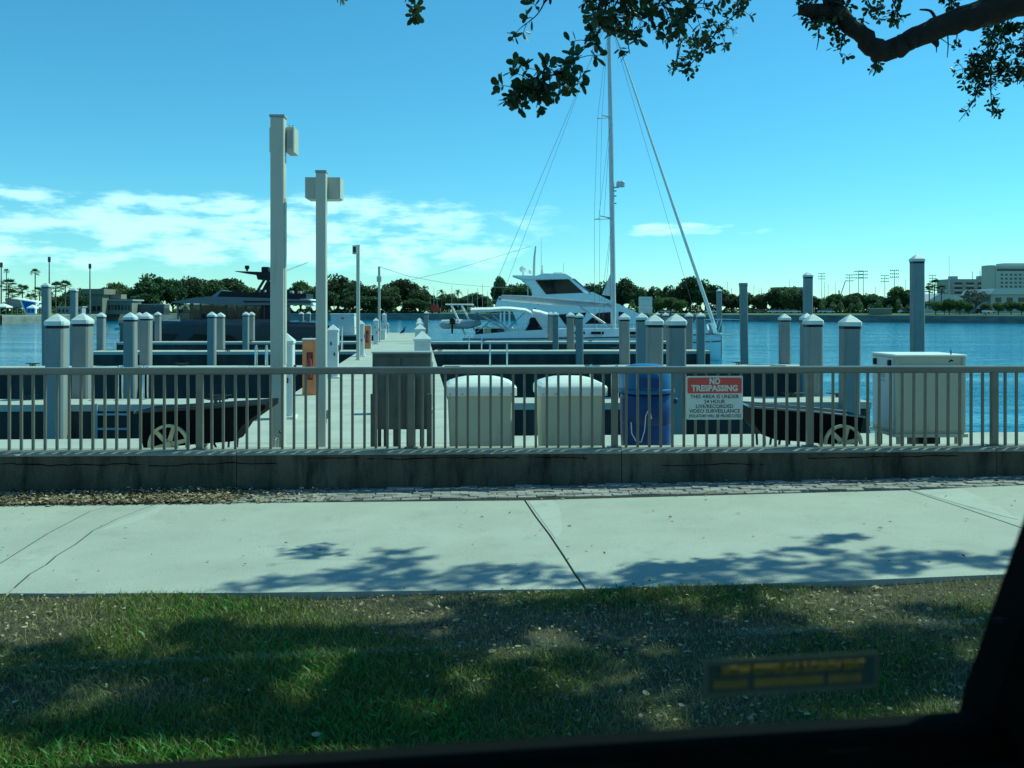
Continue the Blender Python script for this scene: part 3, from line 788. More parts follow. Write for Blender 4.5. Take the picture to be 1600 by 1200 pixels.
for px, py, hw in [(1484, 466, 13), (1500, 468, 12), (1580, 470, 13), (1440, 470, 10), (1615, 462, 16), (1476, 472, 10), (1462, 470, 13), (1513, 473, 11), (1540, 474, 11), (1560, 472, 12), (1596, 472, 12)]:
    tree(px, py, hw, 'small round tree in front of the white buildings', 'small trees before the white buildings', random.choice(OAKL), back=18)
# out of frame continuation left and right is left bare bank
# low hedge / undergrowth masses that read as one
def hedge(pa, pb, py0, back, label, lm, n=5000, zt=1.6):
    px_ = rng.uniform(pa, pb, n); C = np.zeros((n, 3))
    for i, p in enumerate(px_):
        Y = shoreY(p) + back + rng.uniform(-3, 3); C[i] = (Xat(p, Y), Y, BANK - .2 + zt * rng.random() * (0.6 + .4 * math.sin(p * .31) * math.sin(p * .113)))
    V, F = quads_cloud(C, .34)
    tag(link('undergrowth', fast_mesh('undergrowth', V, F, lm, 4)), label, 'bushes', kind='stuff')
hedge(-20, 130, 489, 30, 'dark shrubs between the palms and tents', L_OAK, 6000, 4.5)
hedge(100, 480, 489, 26, 'dark undergrowth along the shore behind the dark yacht', L_OAK, 12000, 3.4)
hedge(478, 668, 489, 16, 'dark undergrowth under the oaks beyond the main pier', L_OAK, 9000, 4.5)
hedge(760, 1010, 489, 24, 'dark undergrowth behind the white motor yacht', L_OAK, 10000, 6)
hedge(1000, 1290, 489, 48, 'dark undergrowth along the far road', L_OAK, 12000, 5.5)
hedge(1280, 1440, 489, 40, 'scrubby undergrowth below the stadium lights', L_OAK, 9000, 5.5)
hedge(668, 770, 489, 110, 'hazy undergrowth behind the distant marina', L_OAK, 5000, 6)

# far buildings -----------------------------------------------------------
def block(name, pxa, pxb, py_top, Y, depth, label, wall_m, rz=0.0, base=BANK - .3, cat='building'):
    """a box building whose front runs from pxa to pxb at distance Y; local x 0..w, z from base"""
    xa, xb = Xat(pxa, Y), Xat(pxb, Y); top = CZ - (py_top - HY) / FOC * Y
    t = thing(name, (xa, Y, base), label, cat, rz=rz)
    w, h = xb - xa, top - base
    MB().box(0, w, 0, depth, 0, h).build('wall', wall_m, t)
    return t, w, h, Y / FOC
def windows(t, x0, x1, z0, z1, nx_, nz_, ww, wh, y=-.06, m=M_WIN):
    me = MB().box(-ww / 2, ww / 2, 0, .2, -wh / 2, wh / 2).mesh('window', m)
    for i in range(nx_):
        for k in range(nz_):
            o = link('window', me, t); o.location = (x0 + (x1 - x0) * (i + .5) / nx_, y, z0 + (z1 - z0) * (k + .5) / nz_)
# hotel B (taller) and hotel A
t, w, h, s = block('hotel_tower', 1556, 1660, 416, 520, 16, 'taller cream hotel block with rows of small dark windows', M_BWALL)
MB().box(-3.4, .0, .4, 9, 0, h + .6).build('stair_tower', M_BWALL, t)
MB().box(6, 30, 3, 12, h, h + 1.8).build('roof_house', M_BWALL, t)
windows(t, 2.0, 17, h - 16.5, h - 3.5, 6, 6, 1.25, 1.0); windows(t, 18, 34, h - 16.5, h - 3.5, 5, 6, 2.2, 1.0)
MB().box(.6, w - .5, -.05, .3, h - 2.6, h - 1.3).build('window_band', M_WIN, t)
t, w, h, s = block('hotel_block', 1483, 1549, 436, 560, 16, 'lower grey hotel block with balconies beside the taller hotel', M_BGREY)
me_b = MB().box(0, 5.0, -.9, .3, 0, .9).mesh('balcony', M_BWALL)
for x in (2.2, 9.2, 17.0):
    for k in range(6):
        o = link('balcony', me_b, t); o.location = (x, 0, h - 4.2 - k * 2.7)
windows(t, 2.0, 22.4, h - 17.6, h - 1.4, 3, 6, 4.6, 1.5)
MB().box(3, 6.5, 3, 8, h, h + 1.8).build('roof_house', M_BGREY, t); MB().box(20, 25, 3, 9, h, h + 2.0).build('roof_house', M_BGREY, t)
for x, hh in ((15.5, 4.6), (20, 5.2)): MB().tube([(x, 4, h), (x, 4, h + hh)], .18, 5).build('antenna', M_WIRE, t)
# white building at the right, white roofed hall, hall roof, wall
t, w, h, s = block('white_hall', 1548, 1700, 460, 318, 20, 'white two storey hall with a pale roof beside the thin grey tree', M_BWALL)
MB().prism([(-.8, h), (w, h), (w, h + 1.9), (1.0, h + 1.9)], -.8, 20).build('roof', M_ROOF, t)
windows(t, .6, 12, h - 3.2, h - .4, 3, 1, 2.0, 1.5)
windows(t, 13, 28, h - 3.2, h - .4, 3, 1, 2.0, 1.5)
t, w, h, s = block('white_roofed_building', 1452, 1506, 471, 345, 12, 'low building with a pale hipped roof behind the palm cluster', M_BGREY)
MB().prism([(-1, h), (w + 1, h), (w - 2.5, h + 2.2), (3.5, h + 2.9)], -.6, 12).build('roof', M_ROOF, t)
windows(t, .6, 9, h - 1.6, h - .2, 3, 1, 1.6, .9)
t, w, h, s = block('hangar', 1396, 1436, 465, 370, 14, 'grey hangar with a shallow pitched roof under the oaks', M_BGREY)
MB().prism([(-.6, h), (w + .6, h), (w * .75, h + 2.1)], -.5, 14).build('roof', M_ROOF, t)
bw = thing('boundary_wall', (Xat(1440, 330), 330, BANK - .3), 'long white panelled boundary wall before the hotels', 'wall')
for i in range(7):
    MB().box(i * 2.7 + .03, i * 2.7 + 2.65, 0, .3, 0, 2.6).build('wall_panel', M_BWALL if i > 2 else M_ROOF, bw)
MB().box(-.1, 19, -.05, .35, 2.6, 2.75).build('coping', M_ROOF, bw)
bh = thing('beige_block', (Xat(1364, 322), 322, BANK - .3), 'small beige flat block on the grassy rise', 'building')
MB().box(0, 6.4, 0, 4, 0, 1.9).build('wall', M_BBEIGE, bh); MB().box(-.2, 6.6, -.2, 4.2, 1.9, 2.1).build('roof', M_ROOF, bh)
ds = thing('far_office', (Xat(1212, 620), 620, BANK), 'distant grey flat topped building above the road trees', 'building')
MB().box(0, 24, 0, 12, 0, 16.5).build('wall', M_BGREY, ds); windows(ds, 1, 23, 11, 16, 8, 2, 1.8, 1.2)
# left shore pavilions
t, w, h, s = block('pavilion', 134, 160, 460, 345, 8, 'beige flat roofed pavilion with white fascia behind the far lawn', M_BBEIGE)
MB().box(-1, w + 1.0, -1, 9, h, h + 2.0).build('roof', M_BBEIGE, t); windows(t, .4, w - .4, .8, 3.2, 3, 1, 1.2, 1.9)
t, w, h, s = block('low_building', 166, 206, 470, 350, 9, 'long dull low building with clerestory beside the pavilion', M_BBEIGE)
MB().box(-.6, w + .6, -.8, 10, h, h + .5).build('roof', M_BGREY, t); windows(t, .4, w - .4, .6, h - .6, 7, 1, .8, 1.9)
MB().box(1, 5, 1, 6, h + .7, h + 2.4).build('clerestory', M_BBEIGE, t)
t, w, h, s = block('dark_shed', 207, 256, 476, 356, 6, 'long dark flat shed below the big oaks', M_CARD)
MB().box(-.3, w + .3, -.3, 6.3, h, h + .3).build('roof', M_BGREY, t)
t, w, h, s = block('grey_fence_building', 88, 128, 480, 330, 3, 'low grey store behind the palms', M_BGREY)
MB().box(-.3, w + .3, -.3, 3.4, h, h + .25).build('roof', M_ROOF, t); windows(t, .4, w - .4, .5, h - .4, 6, 1, .5, .9)
# blue and white structures at the left
def poly_at(t, pts, Y, d, base):
    return [(Xat(x, Y) - t.location.x, CZ - (y - HY) / FOC * Y - base) for x, y in pts]
bt = thing('event_stage', (Xat(30, 285), 285, BANK - .3), 'white framed event stage with a large blue side banner among palms', 'stage')
b0 = BANK - .3
MB().prism(poly_at(bt, [(34, 470), (56, 473), (54.5, 489.5), (41, 489.5)], 285, 0, b0), -.1, .5).build('banner', M_TENTB, bt)
MB().prism(poly_at(bt, [(18, 465.6), (57.5, 471.8), (57.5, 473.3), (18, 467)], 285, 0, b0), -.4, 6).build('roof_edge', M_TENTW, bt)
MB().prism(poly_at(bt, [(31.5, 469), (34, 469.5), (42, 489.6), (39.5, 489.8)], 285, 0, b0), -.3, .6).build('frame', M_TENTW, bt)
MB().prism(poly_at(bt, [(39.5, 489.2), (55.5, 489.2), (55.5, 490.6), (39.5, 490.6)], 285, 0, b0), -.3, .6).build('frame', M_TENTW, bt)
MB().prism(poly_at(bt, [(54.8, 473), (56.8, 473), (56, 490), (54.2, 490)], 285, 0, b0), -.3, .6).build('frame', M_TENTW, bt)
MB().prism(poly_at(bt, [(2, 466), (30, 467), (32, 480), (4, 481)], 285, 0, b0), 2, 6).build('rear_panel', M_BGREY, bt)
def tent(px, Y, w, h, label):
    t = thing('canopy_tent', (Xat(px, Y), Y, BANK - .35), label, 'tent', 'white canopy tents beside the palms')
    MB().loft([[(-w, -w, h * .62), (w, -w, h * .62), (w, w, h * .62), (-w, w, h * .62)], [(-w, -w, h * .72), (w, -w, h * .72), (w, w, h * .72), (-w, w, h * .72)], [(-.1, -.1, h), (.1, -.1, h), (.1, .1, h), (-.1, .1, h)]]).build('canopy', M_TENTW, t)
    for a in (-1, 1):
        for c in (-1, 1): MB().tube([(a * (w - .1), c * (w - .1), 0), (a * (w - .1), c * (w - .1), h * .66)], .05, 5).build('leg', M_STEEL, t)
for px, Y, w, h in ((5, 282, 1.9, 3.4), (62, 288, 1.7, 3.2), (51, 280, 1.2, 3.0), (24, 290, 1.5, 2.9)):
    tent(px, Y, w, h, 'white pointed canopy tent among the palms on the far shore')
# tall thin poles
def thin_pole(px, pyt, Y, r, label, group=None, knobs=()):
    x = Xat(px, Y); top = CZ - (pyt - HY) / FOC * Y
    t = thing('tall_pole', (x, Y, BANK - .5), label, 'pole', group)
    MB().tube([(0, 0, 0), (0, 0, top - BANK + .5)], [r, r * .55], 6).build('shaft', M_WIRE, t)
    for k in knobs: MB().tube([(0, 0, (top - BANK) * k), (0, 0, (top - BANK) * k + 1.0)], r * 1.5, 6).build('collar', M_DARK, t)
for px, y in ((2, 410), (77, 401), (140.5, 412)):
    thin_pole(px, y, 330, .32, 'very tall thin dark pole rising behind the palms and pavilion', 'tall poles behind the palms', (.93, .97))
# stadium lights
def stadium(px, pyt, Y, rows_, label):
    x = Xat(px, Y); top = CZ - (pyt - HY) / FOC * Y; H = top - BANK
    t = thing('stadium_light', (x, Y, BANK), label, 'floodlight', 'stadium lights above the trees')
    MB().tube([(0, 0, 0), (0, 0, H)], [.26, .16], 6).build('mast', M_MAST, t)  # pale alloy puts distance haze into the colour of masts and lamps
    for k in range(rows_):
        z = H - k * 1.9
        MB().box(-2.6, 2.6, -.15, .15, z - .12, z + .12).build('crossarm', M_MAST, t)
        for i in range(5): MB().box(-2.5 + i * 1.1, -2.05 + i * 1.1, -.4, .1, z + .1, z + .6).build('lamp', M_MAST, t)
for px, y, Y in ((1327.5, 430, 620), (1341.5, 424.5, 560), (1349, 424.5, 560), (1382.5, 431, 620), (1397.5, 423, 540), (1457, 431, 660), (1284, 428, 700)):
    stadium(px, y, Y, 3, 'tall stadium floodlight mast with crossarms above the far trees')
# distant marina masts
def mast_far(px, pyt, Y, label, group):
    x = Xat(px, Y); top = CZ - (pyt - HY) / FOC * Y
    t = thing('distant_mast', (x, Y, BANK - .6), label, 'mast', group)
    MB().tube([(0, 0, 0), (0, 0, top - BANK + .6)], [.15, .09], 5).build('shaft', M_MAST, t)
    zz = (top - BANK) * .62
    MB().box(-.9, .9, -.03, .03, zz, zz + .08).build('spreader', M_MAST, t)
for px, y in ((666, 449), (678, 448), (683, 453), (706, 446), (731, 451), (746, 450), (754, 444), (762, 455), (769, 452), (738, 458)):
    mast_far(px, y, 470, 'thin bare sailboat mast in the distant marina beyond the stern davits', 'distant marina masts')
for px, y in ((1137, 440), (1143, 450), (1178, 445), (1186, 452), (1190, 449), (1234, 436), (1288, 440), (1294, 444), (1305, 442), (1368, 448), (1415, 436), (1483, 400)):
    mast_far(px, y, 430, 'thin bare mast rising above the trees on the far road', 'thin masts above the far road trees')
# vehicles along the far road
car_b = MB(); car_b.prism([(-2.2, .35), (2.2, .35), (2.25, .8), (1.5, .95), (-2.1, 1.0)], -.85, .85)
cab_b = MB(); cab_b.prism([(-1.7, .96), (1.1, .94), (.55, 1.45), (-1.2, 1.48)], -.75, .75)
cab_me = cab_b.mesh('cabin', M_WIN)
whl_me = MB().tube([(0, -.1, 0), (0, .1, 0)], .33, 10).mesh('wheel', M_BLACK)
roof_me = {}
for nm, m in (('w', M_CARW), ('d', M_CARD)): roof_me[nm] = (car_b.mesh('body', m), MB().box(-1.1, .5, -.7, .7, 1.44, 1.5).mesh('roof', m))
def car(px, Y, c, label, group, rz=0, sc=1.0):
    t = thing('parked_car', (Xat(px, Y), Y, BANK + .02), label, 'car', group, rz=rz); t.scale = (sc,) * 3
    link('body', roof_me[c][0], t); link('cabin', cab_me, t); link('roof', roof_me[c][1], t)
    for x in (-1.4, 1.4):
        for y in (-.82, .82): o = link('wheel', whl_me, t); o.location = (x, y, .33)
for px, c in ((1036, 'w'), (1046, 'w'), (1110, 'w'), (1172, 'd'), (1186, 'd'), (1208, 'w'), (1219, 'w'), (1230, 'w'), (1241, 'w'), (1287, 'w'), (1294, 'w')):
    col = 'white' if c == 'w' else 'dark'
    car(px, shoreY(px) + 34, c, '%s car parked along the far road under the trees' % col, '%s cars along the far road' % col)
for px, c in ((1414, 'w'), (1421, 'd')): car(px, shoreY(px) + 22, c, '%s car parked below the oaks near the boundary wall' % ('white' if c == 'w' else 'dark'), None)
car(1545, 300, 'w', 'shiny white car on the grass bank before the white hall', None, rz=.5)
car(1530, 303, 'd', 'dark car on the grass bank beside the thin grey tree', None, rz=.2)
tr = thing('red_truck', (Xat(679, 430), 430, BANK - .2), 'red box truck with a red lamp in the distant marina', 'truck')
MB().box(-1.6, 1.6, -1, 1, .6, 3.9).build('box', M_CARR, tr); MB().box(1.6, 2.7, -1, 1, .6, 2.6).build('cab', M_CARR, tr)
for x in (-1, 2): MB().tube([(x, -1.1, .5), (x, 1.1, .5)], .5, 10).build('wheel', M_BLACK, tr)
cn = thing('construction_crane', (Xat(1311, 600), 600, BANK), 'small distant crane with slanting jib among the masts', 'crane')
MB().tube([(0, 0, 0), (0, 0, 14)], .5, 5).build('mast', M_MAST, cn); MB().tube([(0, 0, 8), (4, 0, 20)], .3, 5).build('jib', M_MAST, cn)

# ================================================================== BOATS
def hull_loft(stations, nside=6):
    """stations: (x, half_beam, z_keel, z_deck, flare) -> ring of points"""
    rings = []
    for x, hb, zk, zd, fl in stations:
        half = []
        for k in range(nside + 1):
            t = k / nside
            y = hb * (fl + (1 - fl) * t ** .8) if t > 0 else hb * fl * .35
            half.append((y, zk + (zd - zk) * t))
        rings.append([(x, -y, z) for y, z in reversed(half)] + [(x, y, z) for y, z in half])
    return rings
# --- dark motor yacht -------------------------------------------------
YA = 66.5; sA = YA / FOC; xA0 = Xat(168, YA)
ya = thing('dark_motor_yacht', (xA0, YA + 2.1, WATER), 'dark grey motor yacht with black hull wedges, silver hardtop and black radar arch', 'boat')
ax = lambda px: (px - 168) * sA
az_ = lambda py: (CZ - WATER) - (py - HY) * sA
Lx = ax(497)
st = []
for f, hb, zk, zd, fl in [(0, .06, .25, az_(501), .5), (.05, .55, -.1, az_(501.2), .5), (.14, 1.25, -.4, az_(502), .6), (.3, 1.85, -.5, az_(503), .72), (.5, 2.1, -.5, az_(504.5), .85), (.8, 2.1, -.5, az_(507.5), .9), (1.0, 1.95, -.4, az_(510), .92)]:
    st.append((Lx * f, hb, zk, zd, fl))
hA = MB(); hA.loft(hull_loft(st)).build('hull', M_GELG, ya, True)
st2 = [(x, hb * 1.015 + .02, zd - .42, zd + .06, .97) for x, hb, zk, zd, fl in st]
st2[0] = (st2[0][0] - .05,) + st2[0][1:]
MB().loft(hull_loft(st2, 2)).build('gunwale_band', M_NAVY, ya)
def hb_at(x): return float(np.interp(x, [q[0] for q in st], [q[1] for q in st]))
def side_poly(pts, name, m, par, t=.03, yoff=None):
    """polygon given in px on the near side of the yacht, following its side"""
    b = MB(); n = len(pts); front = []; back = []
    for px, py in pts:
        x = ax(px); y = -(hb_at(x) * (.97) if yoff is None else yoff)
        front.append((x, y - t, az_(py))); back.append((x, y + .25, az_(py)))
    b.add(front + back, [tuple(range(n)), tuple(range(2 * n - 1, n - 1, -1))] + [(j, j + n, (j + 1) % n + n, (j + 1) % n) for j in range(n)])
    return b.build(name, m, par)
side_poly([(186, 520), (198, 524), (207, 534), (200, 528)], 'hull_wedge', M_BLACK, ya)
side_poly([(238, 521), (275, 522), (262, 534), (240, 534)], 'hull_wedge', M_BLACK, ya)
side_poly([(303, 522), (326, 523), (326, 534), (288, 534)], 'hull_wedge', M_BLACK, ya)
side_poly([(326, 523.5), (360, 524), (372, 534), (326, 534)], 'hull_wedge', M_BLACK, ya)
MB().prism([(ax(184), az_(503.4)), (ax(300), az_(501)), (ax(488), az_(504)), (ax(488), az_(508)), (ax(184), az_(506))], -1.0, 1.0).build('deck', M_GELG, ya)
# saloon, glazed on all sides with dark mullions
MB().box(ax(276), ax(425), -1.35, 1.35, az_(505), az_(499)).build('coaming', M_NAVY, ya)
glA = bpy.data.materials.new('saloon_glass'); glA.use_nodes = True
_n, _l = glA.node_tree.nodes, glA.node_tree.links
_b = _n['Principled BSDF']; _b.inputs['Base Color'].default_value = (.02, .025, .03, 1); _b.inputs['Roughness'].default_value = .05
_t = _n.new('ShaderNodeBsdfTransparent'); _t.inputs[0].default_value = (.62, .68, .7, 1)
_m = _n.new('ShaderNodeMixShader'); _m.inputs[0].default_value = .6; _l.new(_b.outputs[0], _m.inputs[1]); _l.new(_t.outputs[0], _m.inputs[2]); _l.new(_m.outputs[0], _n['Material Output'].inputs[0])
for a, b in ((276, 307), (309, 347), (349, 378), (380, 408)):
    MB().prism([(ax(a), az_(499)), (ax(b), az_(499)), (ax(b), az_(475)), (ax(a) - (.35 if a == 276 else 0), az_(475))], -1.36, -1.33).build('window', glA, ya)
    MB().prism([(ax(a), az_(499)), (ax(b), az_(499)), (ax(b), az_(475)), (ax(a) - (.35 if a == 276 else 0), az_(475))], 1.33, 1.36).build('window', glA, ya)
for p in (272, 308, 348, 379, 409):
    for y in (-1.34, 1.34): MB().box(ax(p) - .05, ax(p) + .05, y - .05, y + .05, az_(499), az_(474)).build('mullion', M_SILVER if p < 300 else M_DARK, ya)
MB().box(ax(309), ax(332), -.9, 1.2, az_(504), az_(478)).build('console', M_BLACK, ya)
MB().box(ax(405), ax(436), -1.3, 1.3, az_(504), az_(474)).build('aft_bulkhead', M_BLACK, ya)
for p in (352, 366, 390): MB().tube([(ax(p), -.7, az_(504)), (ax(p), -.7, az_(480))], .16, 8).build('curtain', M_CANVAS, ya)
# hardtop
MB().prism([(ax(264), az_(471.5)), (ax(300), az_(465)), (ax(322), az_(463)), (ax(400), az_(465)), (ax(478), az_(468)), (ax(484), az_(471)), (ax(484), az_(476)), (ax(380), az_(477)), (ax(300), az_(474.5)), (ax(266), az_(473))], -1.75, 1.75).build('hardtop', M_SILVER, ya)
MB().prism([(ax(378), az_(470)), (ax(484), az_(471)), (ax(484), az_(472.6)), (ax(380), az_(472.6))], -1.80, 1.80).build('hardtop_groove', M_BLACK, ya)
MB().prism([(ax(466), az_(467)), (ax(482), az_(467)), (ax(484), az_(469.5)), (ax(466), az_(469.8))], -1.6, 1.6).build('roof_locker', M_WHITE, ya)
MB().prism([(ax(473), az_(473)), (ax(486), az_(472.6)), (ax(488), az_(477.5)), (ax(473), az_(478))], -1.6, 1.6).build('roof_locker', M_WHITE, ya)
MB().prism([(ax(322), az_(464)), (ax(338), az_(453)), (ax(341), az_(453.5)), (ax(332), az_(464.5))], -1.2, 1.2).build('windscreen', mat('screen_blue', (.05, .13, .32), .12, .1, 1), ya)
MB().prism([(ax(332), az_(464.6)), (ax(340), az_(454.5)), (ax(392), az_(456.5)), (ax(400), az_(465.5))], -1.25, 1.25).build('flybridge_coaming', M_BLACK, ya)
MB().prism([(ax(392), az_(465)), (ax(396), az_(456)), (ax(474), az_(458.5)), (ax(474), az_(468))], -1.2, 1.2).build('flybridge_seating', M_BLACK, ya)
for p, q in ((345, 461), (356, 460), (398, 455.5), (405, 456), (449, 458), (462, 459)):
    MB().rbox(ax(p) - .13, ax(p) + .13, -1.0, -.6, az_(466), az_(q) + .18, .04).build('seat_back', M_WHEEL if p < 360 else M_GREYC, ya)
# radar arch
for yy in (-.95, .95):
    for a, b in ((391, 404), (400, 411), (408, 419)):
        MB().prism([(ax(a), az_(458)), (ax(a + 4), az_(458)), (ax(b + 4), az_(437)), (ax(b), az_(437))], yy - .08, yy + .08).build('arch_leg', M_BLACK, ya)
MB().prism([(ax(359), az_(423)), (ax(362), az_(422.4)), (ax(424), az_(424.5)), (ax(424), az_(429)), (ax(420), az_(437)), (ax(396), az_(436)), (ax(394), az_(428.5)), (ax(380), az_(427))], -1.05, 1.05).build('arch_wing', M_BLACK, ya)
MB().lathe([(.08, az_(421.5)), (.08, az_(418.5)), (.16, az_(418)), (.17, az_(413.5)), (.1, az_(412.5))], 12, (ax(373), 0)).build('lamp', M_BLACK, ya, True)
MB().rbox(ax(398), ax(409), -.4, .4, az_(423), az_(415), .06).build('radar_unit', M_BLACK, ya)
MB().prism([(ax(411), az_(424)), (ax(416), az_(424)), (ax(421), az_(412)), (ax(416), az_(412))], -.15, .15).build('dome_bracket', M_BLACK, ya)
MB().lathe([(.02, az_(402)), (.18, az_(403)), (.27, az_(406)), (.27, az_(410)), (.16, az_(414)), (.05, az_(414.5))], 16, (ax(418), 0)).build('satellite_dome', M_BLACK, ya, True)
MB().tube([(ax(424), .3, az_(424)), (ax(470), .5, az_(406))], .012, 4).build('antenna', M_WIRE, ya)
MB().tube([(ax(424), -.3, az_(428)), (ax(473), -.5, az_(408.5))], .012, 4).build('antenna', M_WIRE, ya)
MB().tube([(ax(186), -.4, az_(500)), (ax(190), -.4, az_(496)), (ax(240), -1.4, az_(497)), (ax(262), -1.6, az_(498))], .015, 5).build('bow_rail', M_STEEL, ya)
MB().tube([(ax(485), -1.6, az_(516)), (ax(492), -1.75, az_(508)), (ax(500), -1.8, az_(528))], .03, 6).build('boarding_rail', M_STEEL, ya)
MB().tube([(ax(170), -.05, az_(514)), (ax(160), -.05, az_(515))], .09, 6).build('anchor_roller', M_STEEL, ya)

# --- white motor yacht (behind the sailboat) ----------------------------
YB = 80.0; sB = YB / FOC
yb_ = thing('white_motor_yacht', (Xat(770, YB), YB + 2.2, WATER), 'large white flybridge motor yacht with dark raked windows behind the sailboat', 'boat')
bx = lambda px: (px - 770) * sB
bz = lambda py: (CZ - WATER) - (py - HY) * sB
stB = []
Lb = bx(1080)
for f, hb, zk, zd, fl in [(0, 2.0, -.4, bz(512), .9), (.2, 2.25, -.5, bz(512), .88), (.5, 2.3, -.5, bz(511), .78), (.75, 1.9, -.4, bz(509), .6), (.92, .9, 0, bz(507), .45), (1, .08, .6, bz(506), .4)]:
    stB.append((Lb * f, hb, zk, zd, fl))
MB().loft(hull_loft(stB)).build('hull', M_WHITE, yb_, True)
def bprof(pts): return [(bx(x), bz(y)) for x, y in pts]
MB().prism(bprof([(771, 483), (779.5, 462.6), (799, 462.8), (836, 463.5), (852, 461), (914, 458), (925, 460), (961.5, 475), (1000, 492.5), (1042, 511), (1042, 514), (812, 514), (800, 484)]), -2.0, 2.0).build('deckhouse', M_WHITE, yb_)
MB().prism(bprof([(779, 464.5), (836, 465.5), (900, 470), (955, 478), (955, 481), (880, 474), (779, 469)]), -2.04, 2.04).build('rub_moulding', M_GREYC, yb_)
MB().prism(bprof([(834, 463.5), (829, 447), (816, 437), (836, 436), (887, 434), (893, 434), (922, 458.5), (914, 461), (850, 463.5)]), -1.75, 1.75).build('bridge_house', M_WHITE, yb_)
MB().prism(bprof([(801, 430), (804, 430), (838, 430.5), (850, 427), (884, 427.5), (893.5, 433.5), (888, 435.5), (836, 436.5), (818, 436.5)]), -2.0, 2.0).build('bridge_roof', M_WHITE, yb_)
MB().prism(bprof([(836.5, 437.5), (889, 436), (912.5, 457.3), (853.5, 459.5)]), -1.79, -1.70).build('bridge_window', M_BGLASS, yb_)
MB().prism(bprof([(895, 434.5), (899, 435), (925, 457.5), (920, 458)]), -1.6, 1.6).build('windscreen', mat('screen_blue', (.05, .13, .32), .12, .1, 1), yb_)
MB().prism(bprof([(921, 458), (926, 456), (962, 473), (1000, 490.5), (1000, 493), (961, 476.5)]), -2.01, 2.01).build('foredeck_edge', M_WHITE, yb_)
MB().prism(bprof([(872, 491.5), (917, 488), (908, 505), (888, 513)]), -2.04, -1.96).build('saloon_window', M_BGLASS, yb_)
MB().prism(bprof([(914, 506), (934, 489), (962, 487), (964, 506)]), -2.04, -1.96).build('saloon_window', M_BGLASS, yb_)
MB().prism(bprof([(967, 487), (975, 488), (985, 505), (967, 506)]), -2.04, -1.96).build('saloon_window', M_BGLASS, yb_)
for p, q in ((836, 472), (841, 475), (829, 473), (836, 482)): MB().tube([(bx(p), -2.06, bz(q)), (bx(p), -1.9, bz(q))], .055, 8).build('vent', M_BLACK, yb_)
MB().lathe([(.05, bz(424.5)), (.2, bz(424)), (.32, bz(420)), (.3, bz(416.5)), (.12, bz(414.3)), (.02, bz(414))], 14, (bx(818), -.4)).build('satellite_dome', M_WHITE, yb_, True)
MB().lathe([(.04, bz(427)), (.13, bz(424)), (.13, bz(421)), (.03, bz(419))], 12, (bx(829), .2)).build('satellite_dome', M_WHITE, yb_, True)
MB().tube([(bx(818), -.4, bz(430)), (bx(818), -.4, bz(424))], .1, 8).build('dome_stand', M_WHITE, yb_)
MB().tube([(bx(835), 0, bz(430)), (bx(836), 0, bz(400)), (bx(838), 0, bz(382))], [.12, .09, .06], 8).build('signal_mast', M_MAST, yb_)
MB().lathe([(.02, bz(412)), (.06, bz(414)), (.05, bz(418)), (.14, bz(421)), (.2, bz(427))], 10, (bx(849), .2)).build('horn_post', M_WHITE, yb_, True)
MB().rbox(bx(866), bx(881), -.7, .7, bz(427.5), bz(424), .04).build('roof_hatch', M_WHITE, yb_)
for p, a, b in ((846, 430, 370), (825, 462, 424), (881, 427, 410)): MB().tube([(bx(p), -1.7, bz(a)), (bx(p), -1.7, bz(b))], [.03, .012], 5).build('whip_antenna', M_WHITE, yb_)
for p in (782, 788, 796): MB().box(bx(p) - .08, bx(p) + .08, -1.9, -1.75, bz(514), bz(484)).build('cockpit_post', M_WHITE, yb_)
MB().box(bx(772), bx(800), -1.9, 1.9, bz(484), bz(481)).build('cockpit_overhang', M_WHITE, yb_)

# --- sailboat ---------------------------------------------------------
YS = 66.0; sS = YS / FOC
sb = thing('sailboat', (Xat(722, YS), YS + 2.0, WATER), 'white sailboat with tall grey mast, furled sails and cream bimini over the cockpit', 'boat')
sx = lambda px: (px - 722) * sS
sz = lambda py: (CZ - WATER) - (py - HY) * sS
Ls = sx(1136)
stS = [(Ls * f, hb, zk, zd, fl) for f, hb, zk, zd, fl in [(0, 1.5, .25, sz(530), .7), (.12, 1.8, -.2, sz(530), .65), (.35, 2.1, -.5, sz(529), .6), (.6, 2.0, -.5, sz(527), .55), (.82, 1.3, -.4, sz(525), .5), (.94, .55, -.3, sz(523), .45), (1, .06, .0, sz(522), .4)]]
MB().loft(hull_loft(stS)).build('hull', M_WHITE, sb, True)
stS2 = [(x, hb * 1.012 + .02, zd - .12, zd + .05, .98) for x, hb, zk, zd, fl in stS]
MB().loft(hull_loft(stS2, 2)).build('toe_rail', M_SILVER, sb)
stS3 = [(x, hb * .97 + .03, zd - .62, zd - .5, .98) for x, hb, zk, zd, fl in stS[2:]]
MB().loft(hull_loft(stS3, 2)).build('hull_stripe', M_NAVY, sb)
MB().loft([[(sx(a), -w, sz(527)), (sx(a), -w * .85, sz(t)), (sx(a), w * .85, sz(t)), (sx(a), w, sz(527))] for a, w, t in ((850, 1.3, 518), (880, 1.35, 514), (960, 1.25, 514), (1040, 1.0, 515), (1100, .6, 517), (1116, .4, 522))]).build('coachroof', M_WHITE, sb)
for a, b in ((895, 915), (925, 945), (985, 1010)): MB().box(sx(a), sx(b), -1.30, -1.0, sz(522.5), sz(518.5)).build('portlight', M_BGLASS, sb)
MB().loft([[(sx(a), -1.75, sz(529)), (sx(a), -1.7, sz(t)), (sx(a), -1.45, sz(t)), (sx(a), -1.4, sz(529))] for a, t in ((740, 523), (800, 518), (855, 515))]).build('cockpit_coaming', M_WHITE, sb)
